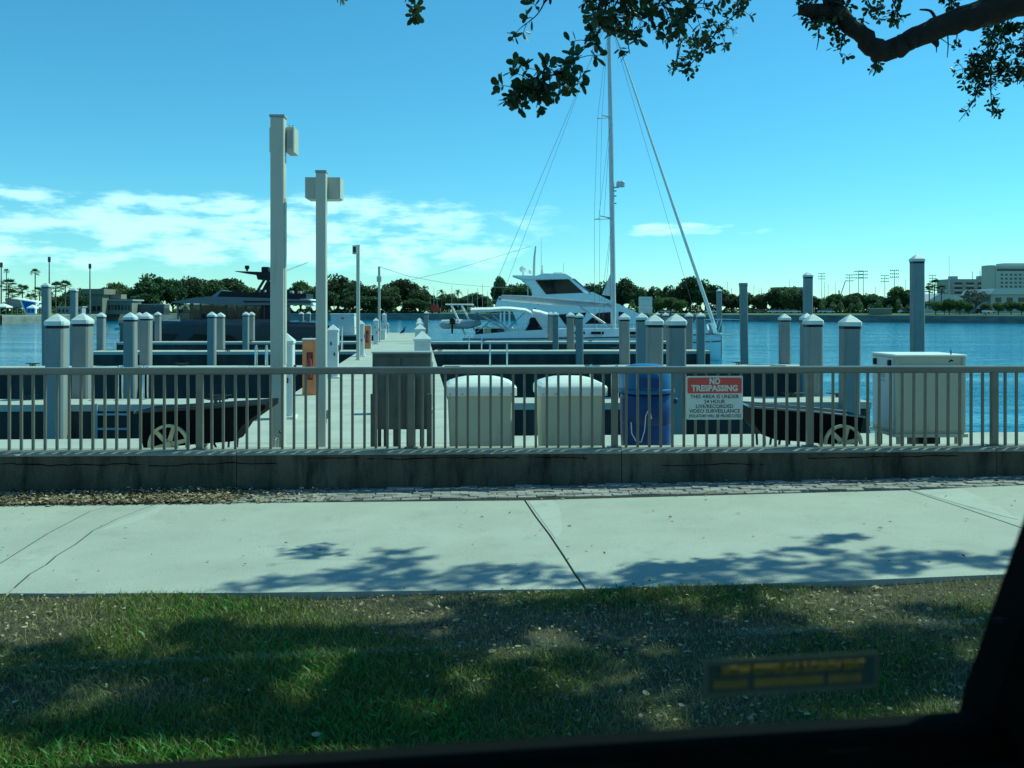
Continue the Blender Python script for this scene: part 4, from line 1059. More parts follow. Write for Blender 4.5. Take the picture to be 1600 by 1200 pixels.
MB().loft([[(sx(a), 1.4, sz(529)), (sx(a), 1.45, sz(t)), (sx(a), 1.7, sz(t)), (sx(a), 1.75, sz(529))] for a, t in ((740, 523), (800, 518), (855, 515))]).build('cockpit_coaming', M_WHITE, sb)
MB().rbox(sx(802), sx(816), -1.2, -.3, sz(530), sz(513), .05).build('helm_seat', M_WHITE, sb)
for p, c in ((748, M_BLACK), (762, M_WHEEL), (772, M_BLACK), (781, M_NAVY)): MB().rbox(sx(p) - .28, sx(p) + .28, -1.0, -.4, sz(530), sz(513), .1).build('stowed_gear', c, sb)
MB().tube([(sx(759) + .38 * math.cos(a), -.9, sz(519) + .38 * math.sin(a)) for a in np.linspace(0, 6.283, 17)], .022, 6, False).build('steering_wheel', M_STEEL, sb)
# bimini and dodger canvas
def canvas_strip(prof, hw, name, m, thick=.05, crown=.16):
    rings = []
    for px, py in prof:
        top = [(sx(px), hw * c, sz(py) + crown * (1 - c * c)) for c in np.linspace(-1, 1, 9)]
        bot = [(x, y * .985, z - thick) for x, y, z in reversed(top)]
        rings.append(top + bot)
    MB().loft(rings).build(name, m, sb, True)
canvas_strip([(735, 484.5), (742, 484), (765, 483.5), (786, 482), (800, 482.5), (822, 485), (832, 490)], 1.55, 'bimini', M_CANVAS, .18)
canvas_strip([(833, 486), (845, 488), (858, 492), (864, 496)], 1.35, 'dodger_top', M_CANVAS, .08)
for y in (-1.45, 1.45):
    MB().add([(sx(834), y, sz(489)), (sx(858), y, sz(493)), (sx(872), y, sz(516)), (sx(846), y, sz(524)), (sx(846), y + .03, sz(524)), (sx(872), y + .03, sz(516)), (sx(858), y + .03, sz(493)), (sx(834), y + .03, sz(489))],
             [(0, 1, 2, 3), (4, 5, 6, 7), (0, 7, 6, 1), (1, 6, 5, 2), (2, 5, 4, 3), (3, 4, 7, 0)]).build('dodger_side', M_CANVAS, sb)
    MB().add([(sx(830), y - .03, sz(497)), (sx(836), y - .03, sz(496)), (sx(850), y - .03, sz(518)), (sx(822), y - .03, sz(518)), (sx(822), y, sz(518)), (sx(850), y, sz(518)), (sx(836), y, sz(496)), (sx(830), y, sz(497))],
             [(0, 1, 2, 3), (4, 5, 6, 7), (0, 7, 6, 1), (1, 6, 5, 2), (2, 5, 4, 3), (3, 4, 7, 0)]).build('dodger_window', M_BGLASS, sb)
    for a, b in (((762, 487), (797, 518)), ((823, 486), (787, 520)), ((738, 486), (790, 516)), ((786, 484), (745, 519)), ((828, 489), (812, 521)), ((834, 492), (818, 521))):
        MB().tube([(sx(a[0]), y, sz(a[1])), (sx(b[0]), y, sz(b[1]))], .028, 6).build('bimini_frame', M_STEEL, sb)
    MB().tube([(sx(p), y * 1.15, sz(q)) for p, q in ((738, 522), (742, 513), (800, 513), (812, 522))], .02, 6).build('stern_rail', M_STEEL, sb)
# mast, boom, rigging
MP = lambda py: (sx(np.interp(py, [8, 60, 300, 510], [955.5, 957, 961, 963.5])), 0, sz(py))
MB().tube([MP(y) for y in (527, 400, 200, 8)], [.20, .19, .18, .13], 10).build('mast', M_MAST, sb, True)
MB().tube([(sx(960), 0, sz(479)), (sx(870), .05, sz(473.5)), (sx(783), .1, sz(466))], [.13, .15, .13], 8).build('boom', M_MAST, sb)
rings = []
for p, q, r in ((957, 476, .12), (930, 474, .2), (880, 471, .24), (820, 465.5, .22), (783, 462, .1)):
    rings.append([(sx(p), .06 + r * math.cos(a) * .7, sz(q) + r * math.sin(a)) for a in np.linspace(0, 6.283, 11)[:-1]])
MB().loft(rings).build('sail_cover', M_GREYC, sb, True)
MB().tube([(sx(909), 0, sz(480)), (sx(957), 0, sz(511))], .075, 8).build('boom_vang', M_MAST, sb)
FT = (sx(956), 0, sz(12)); FB = (sx(1127), 0, sz(514))
MB().tube([FT, (sx(985), 0, sz(95)), (sx(1060), 0, sz(318)), (sx(1118), 0, sz(487)), FB], [.03, .06, .10, .13, .12], 8).build('furled_headsail', M_CANVAS, sb, True)
MB().tube([(sx(1119), -.05, sz(506)), (sx(1124), -.05, sz(522))], .3, 10).build('furler_drum', M_STEEL, sb)
MB().rbox(sx(1114), sx(1136), -.3, .3, sz(526), sz(521), .05).build('anchor_windlass', M_MAST, sb)
MB().box(sx(1128), sx(1160), -.28, .28, sz(525.5), sz(523)).build('bow_platform', M_WHITE, sb)
MB().add([(sx(1142), 0, sz(531)), (sx(1149), 0, sz(527)), (sx(1155), 0, sz(530)), (sx(1148), 0, sz(533)), (sx(1142), .1, sz(531)), (sx(1149), .1, sz(527)), (sx(1155), .1, sz(530)), (sx(1148), .1, sz(533))], [(0, 1, 2, 3), (7, 6, 5, 4), (0, 4, 5, 1), (1, 5, 6, 2), (2, 6, 7, 3), (3, 7, 4, 0)]).build('anchor', M_STEEL, sb)
for y in (-.4, .4):
    MB().tube([(sx(1090), y * 2.2, sz(522)), (sx(1100), y * 2.2, sz(500)), (sx(1145), y * 1.2, sz(499)), (sx(1168), y * .4, sz(500)), (sx(1168), y * .3, sz(523))], .022, 6).build('pulpit', M_STEEL, sb)
    MB().tube([(sx(1128), y * 1.5, sz(522)), (sx(1135), y * 1.5, sz(500))], .02, 6).build('pulpit', M_STEEL, sb)
    MB().tube([(sx(840), y * 4.6, sz(511)), (sx(960), y * 4.6, sz(510.5)), (sx(1090), y * 2.3, sz(501))], .012, 5).build('lifeline', M_WIRE, sb)
    for p in (870, 905, 940, 1000, 1040, 1075): MB().tube([(sx(p), y * np.interp(p, [940, 1090], [4.6, 2.3]), sz(527)), (sx(p), y * np.interp(p, [940, 1090], [4.6, 2.3]), sz(508))], .018, 5).build('stanchion', M_STEEL, sb)
def wire(a, b, r=.013, par=sb, nm='stay'): MB().tube([a, b], r, 4).build(nm, M_WIRE, par)
wire((sx(957), 0, sz(12)), (sx(775), -1.0, sz(440)), .016); wire((sx(775), -1.0, sz(440)), (sx(757), -1.3, sz(528)), .016)
wire((sx(953), 0, sz(12)), (sx(783), 0, sz(464)), .013, nm='topping_lift')
wire((sx(960), 0, sz(28)), (sx(1094), .1, sz(487)), .013, nm='inner_stay')
for y in (-1, 1):
    s1 = (sx(944 if y < 0 else 952), y * 1.25, sz(340 if y < 0 else 331)); s2 = (sx(935.5 if y < 0 else 947), y * 1.1, sz(181 if y < 0 else 166))
    s1 = (sx(930 if y < 0 else 944), y * 1.25, sz(341 if y < 0 else 330))
    MB().tube([MP(337), s1], [.05, .035], 6).build('spreader', M_MAST, sb); MB().tube([MP(174), s2], [.05, .035], 6).build('spreader', M_MAST, sb)
    wire(MP(20), s2); wire(s2, s1); wire(s1, (sx(930 if y < 0 else 944), y * 1.9, sz(526))); wire(MP(176), (s1[0] + .3, s1[1], s1[2])); wire(MP(336), (sx(940), y * 1.8, sz(526)))
MB().rbox(sx(968), sx(981), -.3, .3, sz(286), sz(277), .08).build('radar_dome', M_MAST, sb); MB().box(sx(962), sx(972), -.06, .06, sz(288), sz(286)).build('radar_bracket', M_MAST, sb)
for q in (292, 300, 312): MB().box(sx(963), sx(968), -.05, .05, sz(q + 1.5), sz(q)).build('mast_fitting', M_DARK, sb)
MB().add([(sx(945), 0, sz(460)), (sx(960), .02, sz(422)), (sx(960), .05, sz(462)), (sx(945), .06, sz(460)), (sx(960), .08, sz(422)), (sx(960), .11, sz(462))], [(0, 2, 1), (3, 4, 5), (0, 1, 4, 3), (1, 2, 5, 4), (2, 0, 3, 5)]).build('storm_sail', M_CANVAS, sb)
# stern davits
for d in (0, 14):
    for y in ((-.9,) if d == 0 else (.9,)):
        MB().tube([(sx(704 + d), y, sz(477)), (sx(726 + d), y, sz(524 - d * .4))], .07, 8).build('davit', M_WHITE, sb)
        MB().tube([(sx(694), y, sz(475.5)), (sx(738), y, sz(475.5))], .045, 6).build('davit_arm', M_WHITE, sb)
MB().tube([(sx(712), -.9, sz(486)), (sx(726), .9, sz(486))], .03, 6).build('davit_brace', M_STEEL, sb)
# dinghy hangs from the davits: thing of its own
dg = thing('inflatable_dinghy', (Xat(716, YS), YS + 1.6, CZ - (509 - HY) * sS), 'grey inflatable dinghy with black outboard hanging behind the sailboat stern', 'boat')
for y in (-.75, .75):
    MB().tube([(-1.35, y * .9, .05), (-1.1, y, 0), (.6, y, 0), (1.15, y * .55, .12), (1.35, 0, .2)], [.10, .23, .24, .22, .2], 12).build('tube', M_RUBBER, dg, True)
MB().prism([(-1.2, -.18), (.9, -.12), (1.2, .08), (-1.2, .02)], -.6, .6).build('floor', M_GREYC, dg)
ob = MB(); ob.rbox(-.62, -.22, -1.35, -1.02, .1, .52, .07); ob.box(-.5, -.38, -1.26, -1.12, -.55, .12)
ob.build('outboard_motor', M_BLACK, dg)
MB().tube([(-1.25, -.2, .25), (.9, -.2, .3)], .14, 8).build('seat_cover', M_CANVAS, dg)

def mooring(a, b, sag, label, r=.02):
    a, b = Vector(a), Vector(b); t = thing('mooring_line', a, label, 'rope')
    pts = []
    for k in range(9):
        q = k / 8; p = a.lerp(b, q) - a; p.z -= sag * 4 * q * (1 - q); pts.append(p)
    MB().tube(pts, r, 6).build('rope', M_DARK, t)
mooring(P(172, 508, 67.5), P(160, 512, 49.3), .5, 'dark mooring line from the bow of the dark yacht to a pile')
mooring(P(1116, 523, 67.2), P(1097, 548, 47.6), .15, 'dark mooring line from the sailboat bow to a pile', .03)
mooring(P(1112, 522, 66.6), (Xat(1055, 62), 62.6, DECK + .05), .2, 'dark mooring line from the sailboat bow to the far finger pier', .025)
mooring((Xat(490, 66.8), 66.8, .35), (Xat(470, 63), 63.0, DECK + .05), .1, 'dark mooring line from the stern of the dark yacht to the finger pier', .02)
# pole-to-yacht wires
wr = thing('overhead_wire', (0, 0, 0), 'thin slack wire strung from the small pier pole towards the white yacht', 'wire')
pts = [P(593, 417, 60), P(640, 432, 66), P(700, 443, 72), P(760, 448, 76), P(805, 450, 80)]
MB().tube(pts, .016, 4).build('strand', M_WIRE, wr)
MB().tube([P(640, 438, 82), P(700, 424, 82), P(760, 406, 82), P(829, 385, 82.2)], .016, 4).build('strand', M_WIRE, wr)

# ================================================================== DOCK FURNITURE
def hpx(py, Y): return CZ - (py - HY) / FOC * Y
# railing on the wall ---------------------------------------------------
RT = 1.335                                                   # top of rail
fence = thing('railing', (0, WY0, 0), 'bronze grey metal railing with upright bars along the flood wall', 'railing', rz=wang)
fy_ = 0.17
post_px = [-345, -22, 313, 643, 961, 1266, 1554, 1830]
def fence_u(px):                                             # pixel column to distance along the fence line
    b = (px - CX) / FOC; Y = (WY0 + fy_) / (1 - WS * b); return b * Y / math.cos(wang)
us = [fence_u(p) for p in post_px]
u0, u1 = us[0] - 2.2, us[-1] + 2.2
MB().rbox(u0, u1, fy_ - .055, fy_ + .055, RT - .066, RT, .013).build('top_rail', mat('rail_bronze_grey', (0.20, 0.19, 0.17), 0.25, 0.06, 5, metal=0.4), fence)
MB().box(u0, u1, fy_ - .02, fy_ + .02, RT - .082, RT - .066).build('channel', M_ALU, fence)
post_me = MB().rbox(-.037, .037, fy_ - .037, fy_ + .037, WTOP, RT - .067, .004).mesh('post', M_ALU)
bar_me = MB().rbox(-.0145, .0145, fy_ - .0145, fy_ + .0145, WTOP - .002, RT - .081, .003).mesh('baluster', M_ALU)
allu = [us[0] - 2.2] + us + [us[-1] + 2.2]
for u in us: link('post', post_me, fence).location = (u, 0, 0)
plate_me = MB().box(-.075, .075, fy_ - .07, fy_ + .07, WTOP, WTOP + .012).mesh('base_plate', M_ALU)
for u in us: link('base_plate', plate_me, fence).location = (u, 0, 0)
for a, b in zip(allu, allu[1:]):
    n_ = max(1, round((b - a) / 0.1335))
    for i in range(1, n_):
        o = link('baluster', bar_me, fence); o.location = (a + (b - a) * i / n_ + random.uniform(-.002, .002), 0, 0)

# NO TRESPASSING sign -----------------------------------------------------
sxm = (1072 + 1161) / 2; Ysg = WY0 + WS * 2.3 + fy_ - .085
sg = thing('warning_sign', (Xat(sxm, Ysg), Ysg, hpx(621.5, Ysg)), 'red and white NO TRESPASSING sign fixed to the railing beside the blue drum', 'sign', rz=wang)
sw_ = 89 * Ysg / FOC; sh_ = 68 * Ysg / FOC
def rrect(w, h, r, n=5):
    pts = []
    for cx_, cz_, a0 in ((w / 2 - r, h / 2 - r, 0), (-w / 2 + r, h / 2 - r, 90), (-w / 2 + r, -h / 2 + r, 180), (w / 2 - r, -h / 2 + r, 270)):
        for k in range(n + 1): a = R(a0 + 90 * k / n); pts.append((cx_ + r * math.cos(a), cz_ + r * math.sin(a)))
    return pts
MB().prism(rrect(sw_, sh_, .018), -.002, .004).build('board', M_SIGNW, sg)
hh = sh_ * .385
MB().prism([(x, z + sh_ / 2 - .012 - hh / 2) for x, z in rrect(sw_ - .028, hh - .012, .016)], -.005, -.0022).build('red_panel', M_RED, sg)
def sline(body, zfrac, hfrac, wfrac, m, bold=.0, shear=0, y=-.0075):
    me = text_mesh(body, sh_ * hfrac * 1.38, m, 'lettering', width=sw_ * wfrac, bold=bold, shear=shear)
    o = link('lettering', me, sg); o.location = (0, y, sh_ * (.5 - zfrac)); return o
sline('NO', .125, .135, .19, M_SIGNW, .004); sline('TRESPASSING', .285, .135, .82, M_SIGNW, .004)
sline('THIS AREA IS UNDER', .475, .086, .86, M_INK, .0004, 0, -.004); sline('24 HOUR', .59, .086, .37, M_INK, .0004, 0, -.004)
sline('LIVE/RECORDED', .70, .086, .66, M_INK, .0004, 0, -.004); sline('VIDEO SURVEILLANCE', .808, .086, .90, M_INK, .0004, 0, -.004)
sline('VIOLATORS WILL BE PROSECUTED', .92, .072, .92, M_INK, .0004, .25, -.004)
for x in (-.46, .46):
    for z in (-.46, .46): MB().tube([(sw_ * x, -.006, sh_ * z), (sw_ * x, .02, sh_ * z)], .006, 8).build('bolt', M_STEEL, sg)
# lamp posts -----------------------------------------------------------
def lamp_post(px, Y, py_top, w, label, head):
    t = thing('lamp_post', (Xat(px, Y), Y, DECK), label, 'lamp post', rz=wang); H = hpx(py_top, Y) - DECK; h = w / 2
    MB().rbox(-h, h, -h, h, 0, H - .03, w * .06).build('post', M_POLE, t)
    MB().box(-h * 1.12, h * 1.12, -h * 1.12, h * 1.12, H - .03, H).build('post_cap', M_GREYC, t)
    MB().rbox(-h * 1.6, h * 1.6, -h * 1.6, h * 1.6, 0, .025, .008).build('base_plate', M_POLE, t)
    head(t, H, h); return t
def head1(t, H, h):
    MB().rbox(.10, .215, .02, .34, H - .50, H - .14, .012).build('lamp_head', M_CABC, t)
    MB().box(.112, .20, .012, .0195, H - .44, H - .20).build('lens', M_GREYC, t)
    MB().rbox(-.125, -.097, .0, .32, H - .50, H - .16, .006).build('lamp_head', M_CABC, t)
    MB().box(.08, .105, .1, .2, H - .4, H - .3).build('bracket', M_DARK, t)
    for x in (.13, .18): MB().tube([(x, .1, H - .14), (x, .1, H - .11)], .008, 6).build('stud', M_DARK, t)
    MB().box(h, h + .012, -.05, .05, 1.2, H - 1.15).build('conduit_cover', M_POLE, t)
lamp_post(435, 13.3, 181, .187, 'tallest square cream lamp post with grey box lamps beside the hose', head1)
def head2(t, H, h):
    w = 55 * 13.2 / FOC / 2
    MB().prism([(-w, H - .36), (w, H - .36), (w, H - .075), (-w, H - .075)], .09, .42).build('lamp_head', M_POLE, t)
    MB().box(-w + .03, w - .03, .12, .40, H - .375, H - .361).build('lens', M_SIGNW, t)
    MB().box(-.05, .05, .06, .09, H - .3, H - .15).build('bracket', M_POLE, t)
    MB().box(h, h + .05, -.03, .03, .45, .57).build('outlet_box', M_GREYC, t)
lamp_post(502.5, 13.2, 267, .138, 'square cream lamp post with a wide cream box lamp near its top', head2)
def head3(t, H, h):
    MB().rbox(-.20, -.02, -.18, .12, H - .36, H - .02, .01).build('lamp_head', M_POLE, t); MB().box(-.17, -.06, -.19, -.18, H - .3, H - .08).build('lens', M_DARK, t)
lamp_post(559.5, 38, 383, .13, 'slim white lamp post rising behind the third pedestal on the pier', head3)
def head4(t, H, h):
    MB().rbox(-.14, .14, -.14, .14, H - .95, H - .60, .02).build('junction_box', M_POLE, t); MB().rbox(-.05, .06, -.15, -.08, H - .3, H - .1, .02).build('camera_box', M_GREYC, t)
lamp_post(592.5, 60, 416.5, .14, 'small distant pole with junction box near the seaward end of the pier', head4)
# power pedestals ----------------------------------------------------------
def pedestal_parts(t, w, H, dark=True):
    h = w / 2
    MB().rbox(-h, h, -h, h, .03, H - .20, .012).build('body', M_PED, t)
    MB().loft([[(-h * 1.1, -h * 1.1, H - .20), (h * 1.1, -h * 1.1, H - .20), (h * 1.1, h * 1.1, H - .20), (-h * 1.1, h * 1.1, H - .20)], [(-h * 1.1, -h * 1.1, H - .15), (h * 1.1, -h * 1.1, H - .15), (h * 1.1, h * 1.1, H - .15), (-h * 1.1, h * 1.1, H - .15)], [(-.01, -.01, H), (.01, -.01, H), (.01, .01, H), (-.01, .01, H)]]).build('cap', M_CAP, t)
    MB().rbox(-h * 1.35, h * 1.35, -h * 1.35, h * 1.35, 0, .06, .012).build('base', M_CAP, t)
    MB().box(-h * .8, h * .8, -h - .012, -h, H * .55, H - .28).build('panel', M_PED, t)
    for x, z in ((-.3, .62), (.35, .42)): MB().box(h * x - .02, h * x + .02, -h - .04, -h - .012, H * z, H * z + .09).build('outlet', M_DARK, t)
    MB().box(h, h + .04, -.05, .05, H * .5, H * .62).build('outlet', M_DARK, t)
for px, pyb, nm in ((446, 654, 'with pyramid cap beside the cart and the tallest lamp post'), (520.5, 591, 'with pyramid cap between second lamp post and orange extinguisher cabinet'), (563.5, 557, 'with pyramid cap in front of the slim lamp post'), (587.5, 538, 'with pyramid cap after the far orange cabinet')):
    Y = YD(pyb); t = thing('power_pedestal', (Xat(px, Y), Y, DECK), 'white power pedestal %s' % nm, 'pedestal', 'power pedestals', rz=-PSL)
    pedestal_parts(t, .30, 1.55)
Y = 70; t = thing('power_pedestal', (Xat(600.5, Y), Y, DECK), 'white power pedestal with pyramid cap near the seaward end, beside the square locker', 'pedestal', 'power pedestals', rz=-PSL); pedestal_parts(t, .30, 1.85)
Y = 86; t = thing('power_pedestal', (Xat(605, Y) , Y, DECK), 'short white power pedestal on the last corner of the pier', 'pedestal', 'power pedestals', rz=-PSL); pedestal_parts(t, .30, .95)
for px, Y, w, nm in ((660, 18.4, .31, 'right behind the grey electrical panel'), (656.5, 29, .31, 'second in the row behind the grey electrical panel'), (655.5, 43, .3, 'third in the row behind the grey electrical panel'), (655.3, 58, .3, 'last in the row behind the grey electrical panel')):
    t = thing('power_pedestal', (Xat(px, Y), Y, DECK), 'white pyramid-capped pedestal %s' % nm, 'pedestal', 'power pedestals', rz=-PSL); pedestal_parts(t, w, 1.55)
# orange extinguisher cabinets
def orange(px, pyb, w, H, label):
    Y = YD(pyb); t = thing('extinguisher_cabinet', (Xat(px, Y), Y, DECK), label, 'cabinet', 'orange extinguisher cabinets', rz=-PSL); h = w / 2
    MB().rbox(-h, h, -h * .8, h * .8, 0, H, .015).build('body', M_ORANGE, t)
    MB().rbox(-h * 1.05, h * 1.05, -h * .86, h * .86, H, H + .035, .012).build('lid', M_CAP, t)
    MB().box(h, h + .025, -h * .78, h * .78, .04, H - .02).build('side_panel', M_CAP, t)
    red = mat('extinguisher_red', (.22, .02, .025), .4, .1, 3)
    MB().lathe([(.06, H * .32), (.062, H * .36), (.062, H * .62), (.03, H * .68), (.025, H * .74)], 12, (0, -h * .8 - .03)).build('extinguisher', red, t, True)
    MB().box(-.07, .07, -h * .8 - .008, -h * .8, H * .28, H * .78).build('recess', mat('recess_brown', (.12, .035, .02), .7, .1, 3), t)
    MB().tube([(h * .5, -h * .8 - .01, H), (h * .62, -h * .83, H * .8), (h * .4, -h * .83, H * .5), (h * .55, -h * .83, .1)], .012, 6).build('hose', M_ORANGE, t)
orange(485, 617, .34, 1.27, 'orange fire extinguisher cabinet with red cylinder between the two near lamp posts')
orange(574, 545, .34, 1.2, 'orange fire extinguisher cabinet farther along the pier after the slim lamp post')
# square locker and white dock locker on far finger
t = thing('dock_locker', (Xat(596, 66), 66, DECK), 'small square white locker low on the pier between far pedestals', 'locker'); MB().rbox(-.3, .3, -.25, .25, 0, .62, .02).build('body', M_PED, t); MB().rbox(-.33, .33, -.28, .28, .62, .68, .02).build('lid', M_CAP, t)
t = thing('dock_locker', (Xat(537, 82), 82, DECK), 'large white dock locker on the farthest finger pier behind the yacht stern', 'locker')
MB().prism([(-1.0, 0), (1.05, 0), (.98, 1.62), (-1.0, 1.62)], -.6, .6).build('body', M_PED, t); MB().rbox(-1.05, 1.02, -.65, .65, 1.62, 1.76, .03).build('lid', M_CAP, t)
MB().box(-.12, .14, -.612, -.60, 1.3, 1.42).build('maker_plate', M_RED, t); MB().box(.98, 1.04, -.1, .1, .5, .6).build('latch', M_DARK, t)
# dock ladders -------------------------------------------------------------
def ladder(px0, px1, Y, py_top, label):
    xa, xb = Xat(px0, Y), Xat(px1, Y); H = hpx(py_top, Y)
    t = thing('dock_ladder', ((xa + xb) / 2, Y, DECK), label, 'ladder', 'stainless dock ladders', rz=wang); w = (xb - xa) / 2; H -= DECK
    for s_ in (-1, 1):
        MB().tube([(s_ * w, -.30, 0), (s_ * w, -.30, H - .08), (s_ * w, -.24, H), (s_ * w, -.06, H), (s_ * w, 0, H - .08), (s_ * w, 0, -1.9)], .026, 8).build('handrail', M_STEEL, t, True)
        MB().rbox(s_ * w - .07, s_ * w + .07, -.37, -.23, 0, .012, .004).build('foot_plate', M_STEEL, t)
    for k in range(5): MB().box(-w, w, -.03, .03, -.35 - k * .3, -.31 - k * .3).build('rung', M_STEEL, t)
ladder(192, 231, F1[1] + FS * -8 + .04, 572, 'steel dock ladder on the first finger pier beside the leftmost capped piles')
ladder(923, 962, F1[1] + .10, 571, 'steel dock ladder on the first finger pier behind the cream bins')
ladder(765.5, 792, F2[1] + .04, 538, 'steel dock ladder on the second finger pier below the cockpit of the sailboat')
ladder(402, 418, F2[1] - .3, 540, 'steel dock ladder on the second finger pier beside the tallest lamp post')
ladder(733, 752.5, F3[1] + .04, 525, 'steel dock ladder on the third finger pier below the sailboat stern')
ladder(530, 535, F3[1] - .4, 510, 'narrow steel dock ladder on the third finger pier below the white locker')
# near-side ladder of the first finger
t = thing('boarding_ladder', (Xat(181, 20), F1[0] + FS * -8.2 - .04, DECK), 'grey ladder fixed to the shaded face of the first finger pier', 'ladder')
for x in (-.33, .33): MB().tube([(x, 0, .02), (x, 0, -1.9)], .028, 8).build('rail', M_GREYC, t)
for k in range(6): MB().box(-.33, .33, -.02, .02, -.22 - k * .3, -.18 - k * .3).build('rung', M_GREYC, t)
# life ring / sign board on far finger
t = thing('sign_board', (Xat(1008.5, 64.5), 64.5, DECK), 'white rectangular notice board on posts beyond the far finger pier', 'sign')
s64 = 64.5 / FOC; zb, zt = hpx(489, 64.5) - DECK, hpx(463.5, 64.5) - DECK
MB().box(-10.5 * s64, 10.5 * s64, -.02, .02, zb, zt).build('board', M_SIGNW, t)
for x in (-.32, .32): MB().box(x - .04, x + .04, .021, .09, 0, zt - .05).build('post', M_GREYC, t)
for i, (w, z) in enumerate(((.3, .86), (.28, .80), (.25, .45), (.31, .22), (.2, .10))): MB().box(-w, w, -.026, -.021, zb + (zt - zb) * z - .012, zb + (zt - zb) * z + .012).build('text_line', M_GREYC, t)

# grey electrical panel -----------------------------------------------------
Y = 12.35; k = Y / FOC
t = thing('electrical_panel', (Xat(627.5, Y), Y, DECK), 'stained dark grey electrical panel box on posts with conduits behind the railing', 'cabinet', rz=wang)
ez = lambda py: hpx(py, Y) - DECK
MB().rbox(-45.5 * k, 45.5 * k, 0, .30, ez(671), ez(552), .006).build('box', M_CABG, t)
MB().box(-46.5 * k, 46.5 * k, -.03, .33, ez(552), ez(549.8)).build('rain_hood', mat('hood_grey', (.42, .43, .41), .5, .1, 4, metal=.3), t)
for a, b in ((-43, -2), (2, 43)): MB().rbox(a * k, b * k, -.014, -.0005, ez(666), ez(558), .004).build('door', M_CABG, t)
for s_ in (-1, 1): MB().box(s_ * 43.5 * k - .032, s_ * 43.5 * k + .032, -.075, -.016, 0, ez(615)).build('post', M_CABG, t)
MB().box(8 * k, 22 * k, -.07, -.016, 0, ez(590)).build('post', M_CABG, t)
for x, r in ((-36, .024), (-26, .028), (-9.5, .042), (-6, .02), (31, .03)): MB().tube([(x * k, .12, 0), (x * k, .12, ez(670))], r, 10).build('conduit', M_CABG, t)
MB().box(-4 * k, -1.5 * k, -.03, -.014, ez(612), ez(600)).build('latch', M_DARK, t)

# cream lidded bins -----------------------------------------------------------
def bin_(pxa, pxb, Y, label):
    k = Y / FOC; xm = Xat((pxa + pxb) / 2, Y); t = thing('lidded_bin', (xm, Y, DECK), label, 'bin', 'cream lidded bins', rz=wang + .03)
    w = (pxb - pxa) / 2 * k; H = hpx(616, Y) - DECK; d = .72
    c = .032
    def ring(hw, y0, y1, z, cc=c): return [(-hw + cc, y0, z), (hw - cc, y0, z), (hw, y0 + cc, z), (hw, y1 - cc, z), (hw - cc, y1, z), (-hw + cc, y1, z), (-hw, y1 - cc, z), (-hw, y0 + cc, z)]
    MB().loft([ring(w * .93, .02, d - .03, .02), ring(w, 0, d, H)]).build('body', M_CREAM, t)
    lw = w * 1.09; L = MB()
    rings = [ring(lw, -.045, d + .05, H - .02), ring(lw, -.05, d + .055, H + .085)]
    for q, z in ((.97, .105), (.86, .14), (.66, .175), (.42, .20), (.15, .21)): rings.append(ring(lw * q, -.05 + (1 - q) * .33, d + .055 - (1 - q) * .33, H + z, c * q))
    L.loft(rings).build('lid', M_LID, t)
    for x in np.linspace(-.85, .85, 6): MB().tube([(lw * x, -.056, H + .005), (lw * x, -.04, H + .005)], .012, 6).build('rivet', M_GREYC, t)
    MB().box(-.09, .09, -.075, -.052, H - .01, H + .04).build('handle', M_LID, t)
    for s_ in (-1, 1): MB().box(s_ * w * .7 - .05, s_ * w * .7 + .05, .1, .6, 0, .02).build('foot', M_BLACK, t)
bin_(699.5, 803, 12.35, 'cream lidded bin with white domed lid next to the grey electrical panel')
bin_(845, 945, 12.35, 'cream lidded bin with white domed lid next to the blue drum')

# blue drum bin ----------------------------------------------------------------
Y = 12.5; k = Y / FOC
t = thing('drum_bin', (Xat(1009, Y), Y, DECK), 'dark blue plastic drum bin with domed lid and white rope', 'bin')
rz_ = lambda py: hpx(py, Y) - DECK
r0 = 39 * k
MB().lathe([(r0 * .93, .01), (r0 * .96, .05), (r0, .25), (r0 * 1.02, .45), (r0 * 1.0, .47), (r0 * 1.03, .49), (r0 * 1.03, rz_(618)), (r0 * .98, rz_(615))], 40).build('body', M_BLUE, t, True)
MB().lathe([(r0 * 1.13, rz_(613)), (r0 * 1.15, rz_(611)), (r0 * 1.13, rz_(607)), (r0 * 1.06, rz_(606)), (r0 * 1.06, rz_(584)), (r0 * 1.04, rz_(581)), (r0 * .98, rz_(577)), (r0 * .8, rz_(572)), (r0 * .5, rz_(569)), (r0 * .1, rz_(568))], 40).build('lid', M_BLUEL, t, True)
MB().box(-.14, .14, -r0 * 1.085, -r0 * .95, rz_(603), rz_(588)).build('flap', M_BLUE, t)
yf_ = -r0 * 1.05
MB().tube([((x - 1009) * k, yf_ - .02 + .10 * abs((x - 1000) / 40) ** 2, rz_(y)) for x, y in ((981, 655), (982, 672), (988, 683), (996, 685), (1001, 668), (1003, 645), (1006, 638), (1010, 640), (1012, 650))], .007, 6).build('rope', M_CANVAS, t, True)
MB().rbox(r0 * 1.1, r0 * 1.25, -.05, .05, rz_(630), rz_(622), .01).build('handle', M_BLUE, t)

